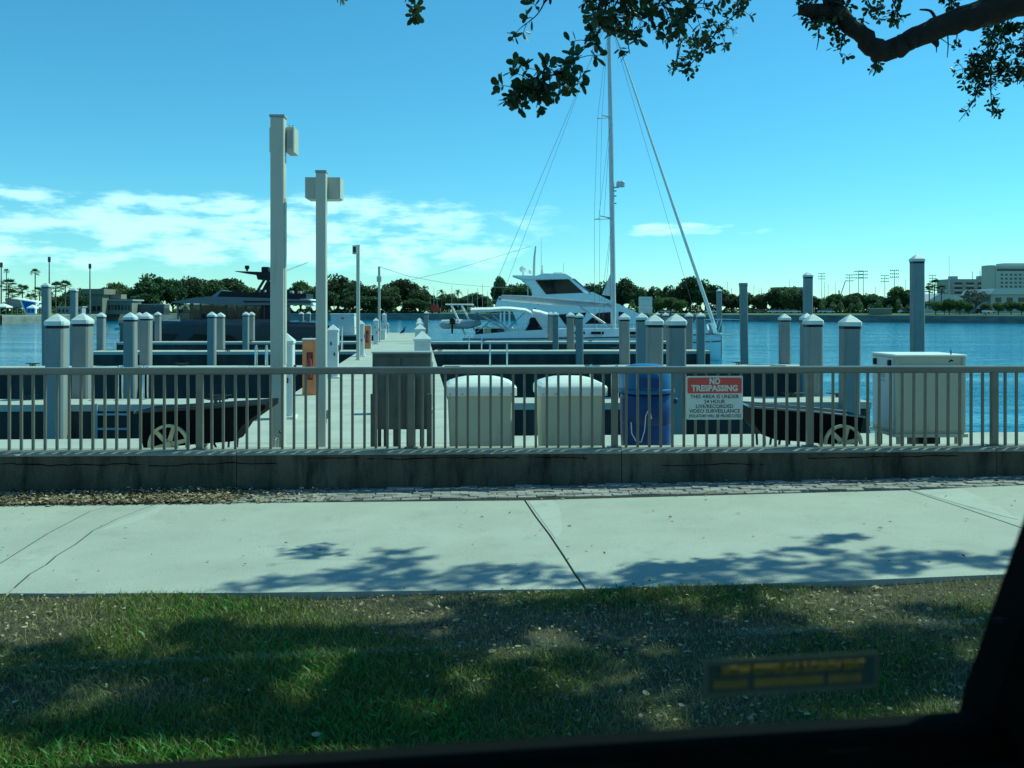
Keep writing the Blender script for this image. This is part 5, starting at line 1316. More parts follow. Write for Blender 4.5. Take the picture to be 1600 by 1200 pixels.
# large cream cabinet --------------------------------------------------------------
Y = 12.2; k = Y / FOC; xa, xb = Xat(1400, Y), Xat(1508, Y)
t = thing('dock_cabinet', (xa, Y, DECK), 'large cream dock cabinet on short legs with a black handle on top', 'cabinet', rz=.01)
cz = lambda py: hpx(py, Y) - DECK
w = xb - xa; d = .78
MB().rbox(0, w, 0, d, cz(678), cz(557), .008).build('body', M_CABC, t)
MB().rbox(-.02, w + .02, -.025, d + .02, cz(557), cz(554), .008).build('lid', M_LID, t)
MB().rbox(.035, w - .035, -.014, -.0005, cz(672), cz(573), .004).build('front_panel', M_CABC, t)
MB().box(.03, w - .03, -.018, -.0005, cz(573), cz(571)).build('panel_lip', M_LID, t)
MB().rbox(w - .04, w + .004, -.02, -.001, cz(676), cz(558), .004).build('corner_post', M_CABC, t); MB().rbox(-.004, .036, -.02, -.001, cz(676), cz(558), .004).build('corner_post', M_CABC, t)
MB().box(-.014, -.0005, .05, d - .05, cz(672), cz(560)).build('side_panel', mat('cabinet_side_skylit', (.56, .58, .58), .5, .04, 2), t)  # paler and bluer than the front: skylight put into the side colour
for y in (.14, .62): MB().rbox(-.05, -.014, y - .03, y + .03, cz(573), cz(563), .01).build('latch', M_BLACK, t)
MB().tube([(-.016, .38, cz(588)), (-.02, .38, cz(588))], .05, 14).build('round_label', M_GREYC, t); MB().box(-.017, -.014, .32, .44, cz(599), cz(596)).build('label_line', M_GREYC, t)
MB().box(-.03, w + .03, -.03, d + .03, cz(683), cz(678)).build('plinth', M_CABC, t)
for x in (.03, w - .10):
    for y in (0, d - .08): MB().box(x, x + .075, y, y + .075, 0, cz(683)).build('leg', M_CABC, t)
hx = Xat(1488, Y) - xa
MB().tube([(hx - .07, .02, cz(567)), (hx - .01, .0, cz(563)), (hx + .04, .02, cz(565))], .013, 6).build('handle', M_BLACK, t)
MB().tube([(hx, .03, cz(564)), (hx, .03, cz(547))], [.014, .006], 6).build('aerial', M_BLACK, t)
MB().box(-.0 + .33, .33 + .28, .1, .45, .03, cz(684)).build('pump', M_BLACK, t)
MB().tube([(.30, .05, .0), (.36, .1, .16), (.4, .15, .15)], .018, 6).build('hose', M_BLACK, t)

# dock carts ---------------------------------------------------------------------
def cart(px_ref, Y, mir, label, tub, wheel, legs, lipn):
    k = Y / FOC; t = thing('dock_cart', (Xat(px_ref, Y), Y, DECK), label, 'cart', 'black dock carts')
    X = lambda px: (px - px_ref) * k
    Z = lambda py: hpx(py, Y) - DECK
    n = len(tub)
    # tub: profile near side, tapering to the floor, hollow on top
    ytop, ybot = .34, .22
    zmax = max(Z(p[1]) for p in tub); zmin = min(Z(p[1]) for p in tub)
    hwf = lambda z: ybot + (ytop - ybot) * (z - zmin) / (zmax - zmin)
    vs = [(X(a), -hwf(Z(b)), Z(b)) for a, b in tub] + [(X(a), hwf(Z(b)), Z(b)) for a, b in tub]
    MB().add(vs, [tuple(range(n)), tuple(range(2 * n - 1, n - 1, -1))] + [(j, j + n, (j + 1) % n + n, (j + 1) % n) for j in range(n)]).build('tub', mat('tub_black', (0.006, 0.007, 0.009), 0.75, 0.2, 3, spec=0.12), t)
    for yy in (-.345, .345): MB().tube([(X(a), yy, Z(b)) for a, b in lipn], .014, 6).build('rim', M_DARK if not mir else mat('rim_sheen', (.20, .24, .30), .25, .1, 3, metal=.5), t)
    MB().tube([(X(lipn[0][0]), -.345, Z(lipn[0][1])), (X(lipn[0][0]), .345, Z(lipn[0][1]))], .016, 6).build('rim', M_STEEL, t)
    wx, wr_ = X(wheel[0]), wheel[1] * k
    for yy in (-.40, .40):
        wz = wr_
        tyre = MB().tube([(wx + wr_ * math.cos(a), yy, wz + wr_ * math.sin(a)) for a in np.linspace(0, 2 * math.pi, 37)], .001, 4, False)
        wt = bpy.data.objects.new('wheel', None); COL.objects.link(wt); wt.parent = t
        def ringp(r1, r2, ya_, yb2, nm, m):
            b = MB(); N_ = 36; rs = []
            for i in range(N_ + 1):
                a = 2 * math.pi * i / N_; c, s_ = math.cos(a), math.sin(a)
                rs.append([(wx + r1 * c, ya_, wz + r1 * s_), (wx + r2 * c, ya_, wz + r2 * s_), (wx + r2 * c, yb2, wz + r2 * s_), (wx + r1 * c, yb2, wz + r1 * s_)])
            b.loft(rs, cap=False).build(nm, m, wt)
        ringp(wr_ * .86, wr_, yy - .025, yy + .025, 'rim', M_WHEEL)
        MB().tube([(wx, yy - .04, wz), (wx, yy + .04, wz)], wr_ * .17, 14).build('hub', M_WHEEL, wt)
        for i in range(6):
            a = 2 * math.pi * i / 6 + .25
            d_ = Vector((math.cos(a), 0, math.sin(a))); p_ = Vector((-d_.z, 0, d_.x)); c = Vector((wx, yy, wz))
            q = [c + d_ * wr_ * .12 + p_ * .03, c + d_ * wr_ * .12 - p_ * .03, c + d_ * wr_ * .9 - p_ * .022, c + d_ * wr_ * .9 + p_ * .022]
            o_ = Vector((0, .014, 0))
            MB().add([v - o_ for v in q] + [v + o_ for v in q], [(0, 1, 2, 3), (7, 6, 5, 4), (0, 4, 5, 1), (1, 5, 6, 2), (2, 6, 7, 3), (3, 7, 4, 0)]).build('spoke', M_WHEEL, wt)
    MB().tube([(wx, -.42, wr_), (wx, .42, wr_)], .018, 8).build('axle', M_DARK, t)
    for a, b, c in legs:
        for yy in (-.2, .2): MB().tube([(X(a), yy, Z(b)), (X(c), yy, .0)], .016, 6).build('leg', M_DARK, t)
cart(300, 12.4, False, 'black dock cart with cream spoked wheel beside the tallest lamp post', [(228, 638), (425, 626), (425, 634), (400, 652), (386, 663), (372, 686), (320, 690), (243, 697), (234, 696)], (281, 31), [(323, 686, 337), (365, 684, 362)], [(227, 640), (330, 634), (425, 627)])
cart(1250, 12.6, True, 'black dock cart with cream spoked wheel beside the large cream cabinet', [(1163, 634), (1336, 646), (1334, 662), (1330, 695), (1240, 686), (1206, 684), (1184, 676), (1172, 662)], (1301, 29), [(1188, 678, 1190), (1212, 683, 1207), (1240, 684, 1240)], [(1160, 631), (1240, 637), (1337, 647)])
# hose bib beside the lamp post
t = thing('water_tap', (Xat(436, 12.9), 12.9, DECK), 'grey standpipe tap with short hose at the foot of the tallest lamp post', 'tap')
MB().tube([(0, 0, 0), (0, 0, .30)], .016, 8).build('pipe', M_STEEL, t); MB().tube([(0, 0, .30), (.02, -.05, .32), (.05, -.06, .28), (.045, -.06, .02)], .014, 8).build('hose', M_DARK, t)
MB().tube([(-.05, -.03, 0), (-.05, -.03, .2), (-.03, -.03, .24)], .022, 8).build('standpipe', M_STEEL, t)
# cormorant at the end of the pier
t = thing('cormorant', (Xat(630, 80), 80, DECK), 'small black cormorant standing at the seaward end of the pier', 'bird')
bb = MB(); rs = []
for x, z, r in ((-.28, .10, .02), (-.16, .17, .06), (-.02, .28, .10), (.07, .40, .085), (.11, .50, .045), (.13, .60, .035), (.17, .66, .045), (.25, .66, .02), (.32, .65, .008)):
    rs.append((x, 0, z, r))
bb.tube([(a, b, c) for a, b, c, d_ in rs], [d_ for *_, d_ in rs], 8).build('body', M_BLACK, t, True)
for y in (-.04, .04): MB().tube([(0, y, .2), (.0, y, 0)], .015, 5).build('leg', M_BLACK, t)

# ================================================================== FOREGROUND OAK
oak = thing('live_oak', (7.6, 5.5, -.25), 'live oak with thick dark limb and drooping leafy sprays overhanging the pavement', 'tree')
OO = Vector(oak.location)
def ol(v): return Vector(v) - OO
def limb(pts, rad, name='limb', n=12, jit=0.0):
    """smooth tube through points (Catmull-Rom) with bark waviness"""
    P_ = [Vector(p) for p in pts]; out = []; ro = []
    for i in range(len(P_) - 1):
        p0, p1, p2, p3 = P_[max(i - 1, 0)], P_[i], P_[i + 1], P_[min(i + 2, len(P_) - 1)]
        for k in range(6):
            t = k / 6
            q = .5 * ((2 * p1) + (-p0 + p2) * t + (2 * p0 - 5 * p1 + 4 * p2 - p3) * t * t + (-p0 + 3 * p1 - 3 * p2 + p3) * t ** 3)
            out.append(ol(q) + Vector((random.gauss(0, jit), random.gauss(0, jit), random.gauss(0, jit)))); ro.append(rad[i] * (1 - t) + rad[i + 1] * t)
    out.append(ol(P_[-1])); ro.append(rad[-1])
    ro = [r * (1 + random.uniform(-.06, .06)) for r in ro]
    return MB().tube(out, ro, n).build(name, M_BARK, oak, True)
YL = 7.6
limb([(7.6, 5.5, -.5), (7.55, 5.55, 1.2), (7.35, 5.7, 3.0), (7.0, 5.9, 4.3)], [.55, .42, .38, .36], 'trunk', 16, .008)
limb([(7.0, 5.9, 4.3), (5.9, 6.8, 4.75), P(1700, -48, 7.7), P(1600, 0, YL), P(1530, 22, YL), P(1450, 50, YL), P(1405, 72, YL), P(1378, 80, YL), P(1345, 55, YL), P(1310, 26, YL), P(1285, 18, YL), P(1248, 15, YL)],
     [.30, .22, .155, .128, .108, .086, .076, .086, .068, .062, .07, .04], 'limb', 14, .009)
limb([P(1310, 26, YL), P(1300, 5, YL), P(1285, -60, YL + .1), P(1240, -220, YL + .3)], [.08, .07, .06, .04], 'limb', 10, .005)
limb([P(1450, 50, YL), P(1462, 66, YL), P(1464, 74, YL)], [.045, .027, .008], 'stub', 8)
limb([P(1465, 38, YL), P(1455, 18, YL), P(1437, 15, YL)], [.018, .011, .006], 'twig', 6)
limb([(7.0, 5.9, 4.3), (6.4, 6.4, 6.2), (4.6, 7.0, 7.2), (2.6, 7.1, 7.1), (.6, 6.9, 6.4)], [.30, .24, .16, .10, .05], 'limb', 12, .01)
limb([(6.4, 6.4, 6.2), (7.2, 6.6, 8.4), (7, 7, 9.8)], [.2, .14, .08], 'limb', 10, .01)
limb([(2.6, 7.1, 7.1), (1.9, 6.9, 6.0), (1.4, 6.75, 5.0), P(1010, -60, 6.7)], [.09, .06, .045, .03], 'limb', 10, .006)
limb([(4.6, 7.0, 7.2), (3.6, 8.0, 7.5), (2.2, 8.7, 7.6)], [.12, .07, .035], 'limb', 10, .01)
limb([(6.4, 6.4, 6.2), (6.6, 7.8, 7.4), (6.2, 9.0, 7.9)], [.15, .09, .04], 'limb', 10, .01)

# leaf shape: folded obovate blade, 10 triangles
def leaf_template():
    v = np.array([[0, 0, 0], [.22, .30, 0], [.30, .62, .02], [.20, .90, .0], [0, 1.0, -.02], [-.20, .90, .0], [-.30, .62, .02], [-.22, .30, 0], [0, .35, -.06], [0, .7, -.07]])
    v[:, 0] *= .92
    f = [(0, 1, 8), (1, 2, 8), (2, 9, 8), (2, 3, 9), (3, 4, 9), (0, 8, 7), (7, 8, 6), (6, 8, 9), (6, 9, 5), (5, 9, 4)]
    return v, np.array(f)
LV, LF = leaf_template()
leaf_me = fast_mesh('leaf', LV * 1.0, LF, L_OAKN, 3)
def leaf_frames(centers, rg, whorl=(5, 9), L=.075):
    """whorls of leaves: returns list of (origin, dir, normal, length)"""
    out = []
    for c, tw in centers:
        n = rg.integers(*whorl); tw = Vector(tw).normalized()
        u = tw.orthogonal().normalized(); w = tw.cross(u); a0 = rg.uniform(0, 6.28)
        for i in range(n):
            a = a0 + 2.4 * i; tilt = rg.uniform(.05, .75)
            d = (u * math.cos(a) + w * math.sin(a)) * math.cos(tilt) + tw * math.sin(tilt)
            d = d + Vector((rg.normal(0, .18), rg.normal(0, .18), rg.normal(-.08, .15))); d.normalize()
            nn = (tw + Vector((rg.normal(0, .3), rg.normal(0, .3), rg.normal(.25, .3))))
            nn = (nn - d * nn.dot(d)).normalized()
            out.append((Vector(c) + d * .008 - tw * rg.uniform(0, .05), d, nn, L * rg.uniform(.6, 1.25)))
    return out
def frames_mesh(frs):
    V = np.empty((len(frs), len(LV), 3)); 
    for i, (o, d, n, l) in enumerate(frs):
        s_ = d.cross(n)
        M_ = np.array([s_, d, n]); V[i] = LV * l @ M_ + np.array(o)
    F = (LF[None] + (np.arange(len(frs)) * len(LV))[:, None, None]).reshape(-1, 3)
    return V.reshape(-1, 3), F
OOn = np.array(OO)
n_leaf_obj = 0
def spray(poly, Y, nwh, spread, L, seed, objs=False, rtw=.008, jy=.25):
    """a leafy twig following pixel polyline at distance Y; whorls scattered round it"""
    global n_leaf_obj
    rg = np.random.default_rng(seed)
    pts = [P(x, y, Y + (rg.normal(0, jy * .3))) for x, y in poly]
    rad = list(np.linspace(rtw, rtw * .3, len(pts)))
    tw = limb(pts, rad, 'twig', 6)
    cents = []; side_tw = MB()
    for i in range(nwh):
        t = rg.uniform(0, 1) ** .8 * (len(pts) - 1); j = min(int(t), len(pts) - 2); q = pts[j].lerp(pts[j + 1], t - j)
        off = Vector((rg.normal(0, 1), rg.normal(0, .8), rg.normal(-.15, .9))) * spread * Y / FOC
        c = q + off
        ddir = (off.normalized() if off.length > 1e-5 else Vector((0, 0, -1))) + Vector((0, 0, .1))
        cents.append((c, ddir))
        side_tw.tube([ol(q), ol(q.lerp(c, .5) + Vector((0, 0, .01))), ol(c)], [.004, .003, .002], 4)
    side_tw.build('side_twigs', M_BARK, oak, kind='stuff')
    frs = leaf_frames(cents, rg, L=L)
    if objs:
        for o, d, n, l in frs:
            if n_leaf_obj >= 290: break
            s_ = d.cross(n); ob_ = link('leaf', leaf_me, tw)
            ob_.matrix_local = Matrix(((s_.x * l, d.x * l, n.x * l, o.x - OO.x), (s_.y * l, d.y * l, n.y * l, o.y - OO.y), (s_.z * l, d.z * l, n.z * l, o.z - OO.z), (0, 0, 0, 1)))
            n_leaf_obj += 1
        frs = frs[290:] if len(frs) > 290 else []
    if frs:
        V, F = frames_mesh(frs); link('leaf_spray', fast_mesh('leaf_spray', V - OOn, F, L_OAKN, 3), oak, kind='stuff')
YN = 6.7
spray([(985, -40), (960, 10), (935, 50), (905, 85), (880, 112)], YN, 19, 20, .080, 1, True)
spray([(880, 112), (850, 122), (822, 140)], YN - .2, 16, 22, .080, 2, True)
spray([(822, 140), (800, 146), (786, 148)], YN - .2, 3, 9, .07, 3, True)
spray([(850, 130), (842, 155), (838, 168)], YN - .2, 4, 12, .07, 4, True)
spray([(985, 20), (980, 55), (984, 84)], YN, 7, 14, .07, 5, True)
# the rest of the drooping foliage
spray([(1010, -30), (960, 0), (930, 12)], YN, 26, 26, .08, 6)
spray([(855, 118), (832, 132), (812, 142)], YN - .2, 12, 20, .080, 61)
spray([(1080, -40), (1050, 0), (1010, 15), (985, 30)], YN + .1, 34, 26, .075, 7)
spray([(1130, -30), (1090, 5), (1062, 22), (1050, 40)], YN + .1, 20, 20, .07, 8)
spray([(870, -40), (850, 5), (838, 24), (818, 40)], YN, 9, 18, .072, 9)
spray([(668, -40), (655, 5), (646, 18), (636, 40)], YN - .3, 5, 12, .075, 10)
spray([(545, -40), (535, -8), (522, -4)], YN - .3, 3, 8, .07, 11)
spray([(1190, -30), (1160, 10), (1130, 40), (1100, 62), (1082, 75)], 9.5, 34, 20, .062, 12)
spray([(1120, 50), (1095, 82), (1078, 102), (1070, 116)], 9.5, 16, 14, .06, 13)
spray([(1065, 60), (1060, 85), (1056, 102)], 9.5, 4, 5, .05, 14)
spray([(1290, -20), (1300, 10), (1275, 20), (1310, 12)], YL, 30, 18, .055, 15)
spray([(1262, 20), (1270, 34), (1282, 42)], YL, 8, 8, .052, 16)
spray([(1300, 32), (1305, 48), (1315, 66), (1312, 84)], YL, 12, 7, .05, 17)
spray([(1350, -20), (1360, 8), (1380, 20)], YL + .5, 12, 12, .055, 18)
spray([(1390, -15), (1400, 14), (1410, 32)], YL + .5, 14, 12, .055, 19)
spray([(1372, 88), (1374, 96), (1370, 106)], YL, 3, 7, .06, 20)
spray([(1480, -10), (1490, 4), (1500, 10)], YL + .4, 10, 12, .055, 21)
spray([(1470, 60), (1485, 70), (1498, 72)], YL, 2, 5, .04, 22, rtw=.004)
for i, (a, b) in enumerate((((1560, 20), (1535, 95)), ((1575, 30), (1560, 70)), ((1600, 10), (1595, 80)), ((1545, 80), (1530, 112)), ((1600, 70), (1595, 128)), ((1530, 100), (1512, 118)), ((1560, 90), (1575, 118)))):
    spray([a, ((a[0] + b[0]) / 2 + 4, (a[1] + b[1]) / 2), b], 8.8, 24, 14, .052, 30 + i)
spray([(1535, 110), (1528, 138), (1520, 160), (1498, 190)], 8.8, 13, 5, .05, 40)
spray([(1548, 105), (1548, 135), (1550, 165), (1556, 172)], 8.8, 14, 9, .052, 41)
for (a, b) in (((1280, 45), (1276, 78)), ((1462, 70), (1463, 82)), ((1481, 55), (1480, 90)), ((1495, 50), (1494, 62)), ((1064, 25), (1056, 102))):
    limb([P(*a, YL), P((a[0] + b[0]) / 2 + 1, (a[1] + b[1]) / 2, YL), P(*b, YL)], [.006, .005, .003], 'twig', 5)
# canopy above the frame, throwing the dappled shade on verge and pavement edge
rg = np.random.default_rng(99)
cot = 1 / math.tan(SUN_EL); sdx, sdy = math.sin(SUN_AZ) * cot, math.cos(SUN_AZ) * cot
def in_frame(p, m=8): 
    return p[1] > .5 and (HY - (p[2] - CZ) / p[1] * FOC) > -m and -60 < CX + p[0] / p[1] * FOC < 1660
cents = []; heads = []
def shade(gx, gy, r, n, hrange=(5.8, 8.5)):
    H = rg.uniform(*hrange)
    for _ in range(40):
        c = np.array([gx + sdx * H, gy + sdy * H, H])
        if (HY - (c[2] - CZ) / c[1] * FOC) < -r * FOC / c[1] - 10: break
        H += .4
    heads.append(c)
    for _ in range(n):
        o = rg.normal(size=3); o *= r * rg.uniform(.3, 1) / np.linalg.norm(o); o[2] *= .6
        p = c + o
        if in_frame(p): continue
        cents.append((Vector(p), Vector(o) + Vector((0, 0, .3))))
def gp(px, py): g = G(px, py); return g.x, g.y
# pavement shadows (from the photograph's shadow outlines, seen on the ground)
for px, py, r, n in [(600, 880, .20, 14), (550, 893, .16, 10), (620, 862, .12, 6), (500, 903, .18, 11), (440, 911, .16, 9), (570, 905, .2, 12), (640, 900, .14, 8), (650, 872, .1, 5), (390, 918, .12, 6), (740, 892, .18, 12), (780, 905, .2, 14), (830, 884, .12, 6), (860, 905, .22, 15), (700, 912, .2, 12),
                     (950, 912, .2, 14), (990, 898, .13, 8), (1050, 905, .22, 15), (1130, 895, .24, 18), (1190, 878, .24, 20), (1250, 862, .22, 18), (1290, 845, .18, 12), (1240, 890, .24, 18), (1320, 880, .22, 16), (1380, 868, .22, 16), (1400, 890, .2, 14), (1450, 870, .18, 12), (1500, 872, .18, 12), (1540, 880, .15, 8), (1090, 890, .12, 6), (1300, 905, .24, 16), (600, 912, .2, 12), (1150, 915, .24, 14), (1330, 838, .1, 5), (1590, 868, .15, 8)]:
    shade(*gp(px, py), r * 1.45, int(n * 1.25))
# verge shadows
verge_sh = [(300, 980), (345, 990), (330, 1020), (280, 1040), (250, 1085), (200, 1110), (160, 1140), (90, 1035), (50, 1050), (30, 1085), (80, 1010), (15, 1100), (400, 1050), (370, 1075), (330, 1090), (420, 1010), (440, 985), (480, 1000), (540, 1000), (600, 990), (570, 1030), (640, 1010), (690, 985), (740, 960), (560, 1060), (520, 1085), (500, 1120), (560, 1130), (470, 1140), (640, 1040), (700, 1020), (620, 1075), (680, 1130), (730, 1120), (780, 1080), (760, 1120), (800, 1050), (860, 945), (820, 965), (780, 990), (900, 960), (950, 940), (1010, 950), (960, 985), (1040, 985), (1080, 960), (900, 1030), (850, 1090), (880, 1120), (930, 1090), (960, 1120), (1000, 1060), (1060, 1030), (1110, 1010), (1130, 1060), (1180, 1080), (1240, 1075), (1300, 1060), (1200, 1120), (1100, 1110), (1150, 940), (1190, 965), (1250, 990), (1290, 1010), (1390, 990), (1430, 1010), (1400, 1050), (1460, 1040), (1350, 1080), (1480, 985), (1440, 945), (1520, 960)]
for px, py in verge_sh:
    shade(*gp(px, py), .25, 26, (5.6, 8.0))
frs = leaf_frames(cents, rg, (6, 10), .085)
V, F = frames_mesh(frs)
link('canopy', fast_mesh('canopy', V - OOn, F, L_OAKN, 3), oak, kind='stuff')
# branchlets carrying the canopy
cb = MB(); node = [Vector((4.6, 7.0, 7.2)), Vector((2.6, 7.1, 7.1)), Vector((6.4, 6.4, 6.2)), Vector((3.6, 8.0, 7.5)), Vector((.6, 6.9, 6.4)), Vector((7.2, 6.6, 8.4)), Vector((2.2, 8.7, 7.6)), Vector((6.2, 9, 7.9))]
for h_ in heads:
    v = Vector(h_); q = min(node, key=lambda a: (a - v).length); m_ = q.lerp(v, .5) + Vector((0, 0, .25))
    if in_frame(m_, 0) : m_.z += .5
    cb.tube([ol(q), ol(m_), ol(v)], [.018, .012, .006], 5)
cb.build('branchlets', M_BARK, oak, kind='stuff')

# ================================================================== GRASS AND LITTER
rg = np.random.default_rng(5)
def smooth_noise(x, y, seed):
    r_ = np.random.default_rng(seed); s = np.zeros_like(x)
    for k in range(10):
        f = r_.uniform(.6, 4.0); a = r_.uniform(0, 6.28); ph = r_.uniform(0, 6.28)
        s += np.sin((x * math.cos(a) + y * math.sin(a)) * f + ph) / (1 + f * .25)
    return s / 3.0
vz = np.vectorize(verge_z)
def blades(n, name, m, hh, ww, thr, seed, label, y0=3.6, ymax=None):
    r_ = np.random.default_rng(seed)
    y = r_.uniform(y0, 7.05, n); x = r_.uniform(-1, 1, n) * (y * .58 + 1.4)
    d = smooth_noise(x, y, 3)
    keep = d + .5 * smooth_noise(x * 2.6, y * 2.6, 8) + r_.normal(0, .22, n) > thr if thr is not None else np.ones(n, bool)
    # stay off the pavement, a few blades overlap its edge
    px = CX + x / y * FOC
    edge = np.array([CZ * FOC / (near_edge(p) - HY + GS * (p - CX)) for p in px])
    keep &= y < edge - r_.exponential(.015, n) + .015
    x, y = x[keep], y[keep]; n = len(x)
    z = vz(x, y)
    a = r_.uniform(0, 6.28, n); h = hh * r_.uniform(.4, 1.4, n) * (1 + .35 * smooth_noise(x, y, 4)); h = np.clip(h, .015, .2)
    lean = r_.uniform(.3, 1.7, n) * h; la = r_.uniform(0, 6.28, n)
    w = ww * r_.uniform(.6, 1.4, n)
    dx, dy = np.cos(a) * w, np.sin(a) * w; lx, ly = np.cos(la) * lean, np.sin(la) * lean
    b0 = np.stack([x - dx, y - dy, z - .01], 1); b1 = np.stack([x + dx, y + dy, z - .01], 1)
    m0 = np.stack([x - dx * .8 + lx * .4, y - dy * .8 + ly * .4, z + h * .6], 1); m1 = np.stack([x + dx * .8 + lx * .4, y + dy * .8 + ly * .4, z + h * .6], 1)
    t_ = np.stack([x + lx, y + ly, z + h], 1)
    V = np.stack([b0, b1, m1, m0, t_], 1).reshape(-1, 3); k = np.arange(n) * 5
    F = np.concatenate([np.stack([k, k + 1, k + 2], 1), np.stack([k, k + 2, k + 3], 1), np.stack([k + 3, k + 2, k + 4], 1)])
    tag(link(name, fast_mesh(name, V, F, m, 3)), label, 'grass', kind='stuff')
blades(185000, 'grass', L_GRASS, .040, .0024, -.18, 11, 'green patchy grass on the verge in front of the pavement')
blades(95000, 'dry_grass', L_DRYG, .034, .0020, None, 12, 'dry straw coloured grass mixed through the verge')
blades(60000, 'weeds', leaf_mat('weed_leaf', (.05, .13, .014), (.16, .32, .04), .35, .45), .04, .007, .7, 13, 'bright green broad leaved weeds in clumps on the verge')
def litter(n, area, name, label, L=.05, seed=1, lift=.0):
    r_ = np.random.default_rng(seed); frs = []
    k = 0
    while k < n:
        x, y, z = area(r_); k += 1
        d = Vector((r_.normal(), r_.normal(), r_.normal(0, .18))).normalized(); nn = Vector((r_.normal(0, .45), r_.normal(0, .45), 1)); nn = (nn - d * nn.dot(d)).normalized()
        frs.append((Vector((x, y, z + lift + abs(r_.normal(0, .012)))), d, nn, L * r_.uniform(.4, 1.0) * (1.7 if r_.random() < .12 else 1.0)))
    V, F = frames_mesh(frs); tag(link(name, fast_mesh(name, V, F, L_LITTER, 3)), label, 'leaves', kind='stuff')
def a_verge(r_):
    while True:
        y = r_.uniform(3.6, 6.85); x = r_.uniform(-1, 1) * (y * .58 + 1.3)
        if smooth_noise(np.array([x]), np.array([y]), 3)[0] < r_.normal(.1, .4): return x, y, verge_z(x, y) + .012
litter(6500, a_verge, 'leaf_litter', 'dry brown oak leaves scattered through the verge grass', .034, 2)
def a_strip(r_):
    while True:
        px = r_.uniform(-30, 520); 
        if r_.random() > np.interp(px, [-30, 340, 380, 520], [1, .9, .25, .03]): continue
        x = Xat(px, 10.2); fe = G(px, far_edge(px)).y; y = r_.uniform(fe - .03, wallY(x) - .02)
        return x, y, gz(x) + .005 + .03 * r_.random() * (1 if px < 350 else .3)
litter(6500, a_strip, 'leaf_litter', 'deep drift of brown oak leaves along the foot of the flood wall', .05, 3)
def a_brick(r_):
    px = r_.uniform(420, 1640); x = Xat(px, 10.4); fe = G(px, far_edge(px)).y; return x, r_.uniform(fe - .02, wallY(x) - .02), gz(x) + .006
litter(420, a_brick, 'leaf_litter', 'thin scatter of pale leaves on the brick strip', .04, 4)
def a_pave(r_):
    px = r_.uniform(-20, 1620); py = r_.uniform(far_edge(px) + 4, near_edge(px) - 2); g = G(px, py); return g.x, g.y, g.z + .004
litter(95, a_pave, 'leaf_litter', 'few dark leaves and specks lying on the pale pavement', .035, 5)

# ================================================================== VAN AROUND THE CAMERA
va = R(8)
van = thing('passenger_van', (0, .545, -.10), 'dark interior of a passenger van, its window sill and sloping black pillar framing the view', 'van', rz=va)
vh = lambda z: z + .10
SZ = 1.7195
MB().rbox(-.75, .42, -.012, .022, vh(1.69), vh(SZ), .006).build('window_seal', M_VAN, van)
MB().rbox(-.75, .30, -.034, -.0125, vh(1.69), vh(1.7025), .004).build('seal_strip', M_VGREY, van)
MB().rbox(-.75, .28, -.052, -.036, vh(1.64), vh(1.6945), .004).build('window_seal', M_VAN, van)
MB().rbox(-.75, .29, -.10, -.053, vh(1.60), vh(1.6995), .006).build('door_top', M_VGREY, van)
# sloping pillar at the right end of the window
pl_ = [(.272, 1.60), (.300, 1.725), (.368, 1.90), (.50, 2.25), (.64, 2.25), (.64, 1.60)]
MB().prism([(x, vh(z)) for x, z in pl_], -.06, .035).build('pillar', M_VAN, van)
MB().prism([(x, vh(z)) for x, z in [(-.92, 1.60), (-.75, 1.60), (-.75, 2.25), (-.92, 2.25)]], -.06, .035).build('pillar', M_VAN, van)
# doors, shell and roof
MB().rbox(-.92, .62, -.10, .05, vh(.35), vh(1.59), .02).build('door', M_VPAINT, van)
MB().rbox(-4.2, -.93, -.10, .05, vh(.35), vh(1.59), .02).build('body_side', M_VPAINT, van)
MB().rbox(.63, 1.9, -.10, .05, vh(.35), vh(1.45), .02).build('front_wing', M_VPAINT, van)
MB().rbox(-4.2, 1.9, -2.0, -1.85, vh(.35), vh(1.59), .02).build('body_side', M_VPAINT, van)
MB().box(-4.2, 1.9, -1.84, -.11, vh(.30), vh(.42)).build('floor', M_VAN, van)
MB().rbox(-4.2, .75, -2.0, .04, vh(2.26), vh(2.40), .03).build('roof', M_VPAINT, van)
MB().box(-4.15, .7, -1.95, .0, vh(2.235), vh(2.259)).build('headliner', M_VGREY, van)
for x in (-4.2, -2.6):
    for y0, y1 in ((-.06, .035), (-1.98, -1.88)): MB().box(x, x + .15, y0, y1, vh(1.592), vh(2.235)).build('pillar', M_VAN, van)
MB().box(-.92, -.78, -1.98, -1.88, vh(1.592), vh(2.235)).build('pillar', M_VAN, van); MB().box(.5, .6, -1.98, -1.88, vh(1.592), vh(2.235)).build('pillar', M_VAN, van)
MB().box(.8, 1.0, -1.84, -.11, vh(.6), vh(1.45)).build('dashboard', M_VAN, van)
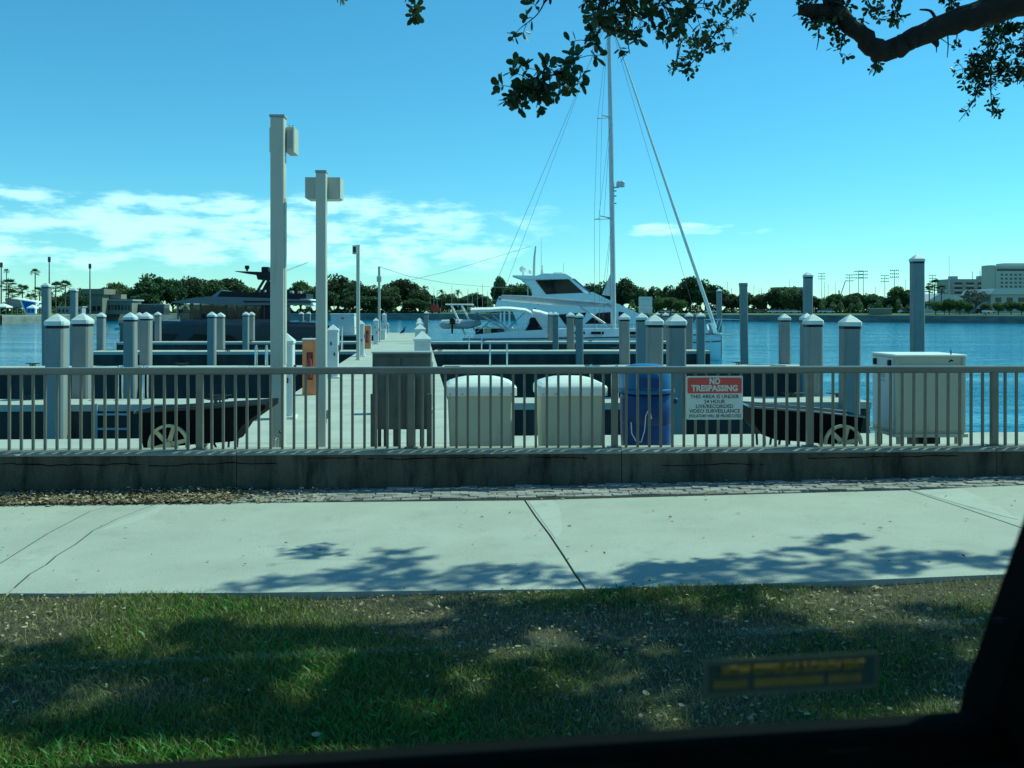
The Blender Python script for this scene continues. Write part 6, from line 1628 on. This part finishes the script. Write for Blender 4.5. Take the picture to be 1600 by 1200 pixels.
for x in (-3.2, 1.2):
    for y in (-.12, -1.82): MB().tube([(x, y - .1, .34), (x, y + .1, .34)], .34, 20).build('wheel', M_BLACK, van)

# window glass wound down low, its top edge just above the sill, with the amber warning decal
def pane_mat():
    m = bpy.data.materials.new('window_glass'); m.use_nodes = True
    N, L = m.node_tree.nodes, m.node_tree.links
    b = N['Principled BSDF']; b.inputs['Base Color'].default_value = (.02, .03, .028, 1); b.inputs['Roughness'].default_value = .03
    t = N.new('ShaderNodeBsdfTransparent'); t.inputs[0].default_value = (.93, .97, .95, 1)
    fr = N.new('ShaderNodeFresnel'); fr.inputs[0].default_value = 1.35
    mx = N.new('ShaderNodeMixShader'); L.new(fr.outputs[0], mx.inputs[0]); L.new(t.outputs[0], mx.inputs[1]); L.new(b.outputs[0], mx.inputs[2])
    L.new(mx.outputs[0], N['Material Output'].inputs[0]); return m
pane = MB().box(-.80, .37, .000, .004, vh(1.695), vh(1.781)).build('window_pane', pane_mat(), van)
dec_g = mat('decal_green', (.045, .065, .058), .6, .1, 60); dec_o = mat('decal_amber', (.36, .24, .05), .6, .15, 90)
dec_e = mat('decal_edge', (.13, .135, .095), .6, .1, 60)
du0, du1, dz0, dz1 = .113, .222, 1.7445, 1.7665
MB().prism([(du0, vh(dz0)), (du1, vh(dz0)), (du1, vh(dz1)), (du0, vh(dz1))], -.0006, -.0001).build('decal', dec_e, pane)
MB().prism([(du0 + .003, vh(dz0 + .003)), (du1 - .003, vh(dz0 + .003)), (du1 - .003, vh(dz1 - .003)), (du0 + .003, vh(dz1 - .003))], -.0010, -.0007).build('decal_field', dec_g, pane)
tm = text_mesh('THIS VEHICLE EQUIPPED WITH', .0062, dec_o, 'decal_lettering', mirror=True, width=.088, bold=.0002)
o = link('decal_lettering', tm, pane); o.location = ((du0 + du1) / 2, -.0021, vh(dz1 - .0068))
for a, b in ((.006, .027), (.031, .074), (.077, .098)):
    n_ = int((b - a) / .0031)
    for i in range(n_):
        x = du0 + a + (b - a) * i / n_; MB().box(x, x + .0024, -.0016, -.0011, vh(dz0 + .0052), vh(dz0 + .0098)).build('decal_mark', dec_o, pane)
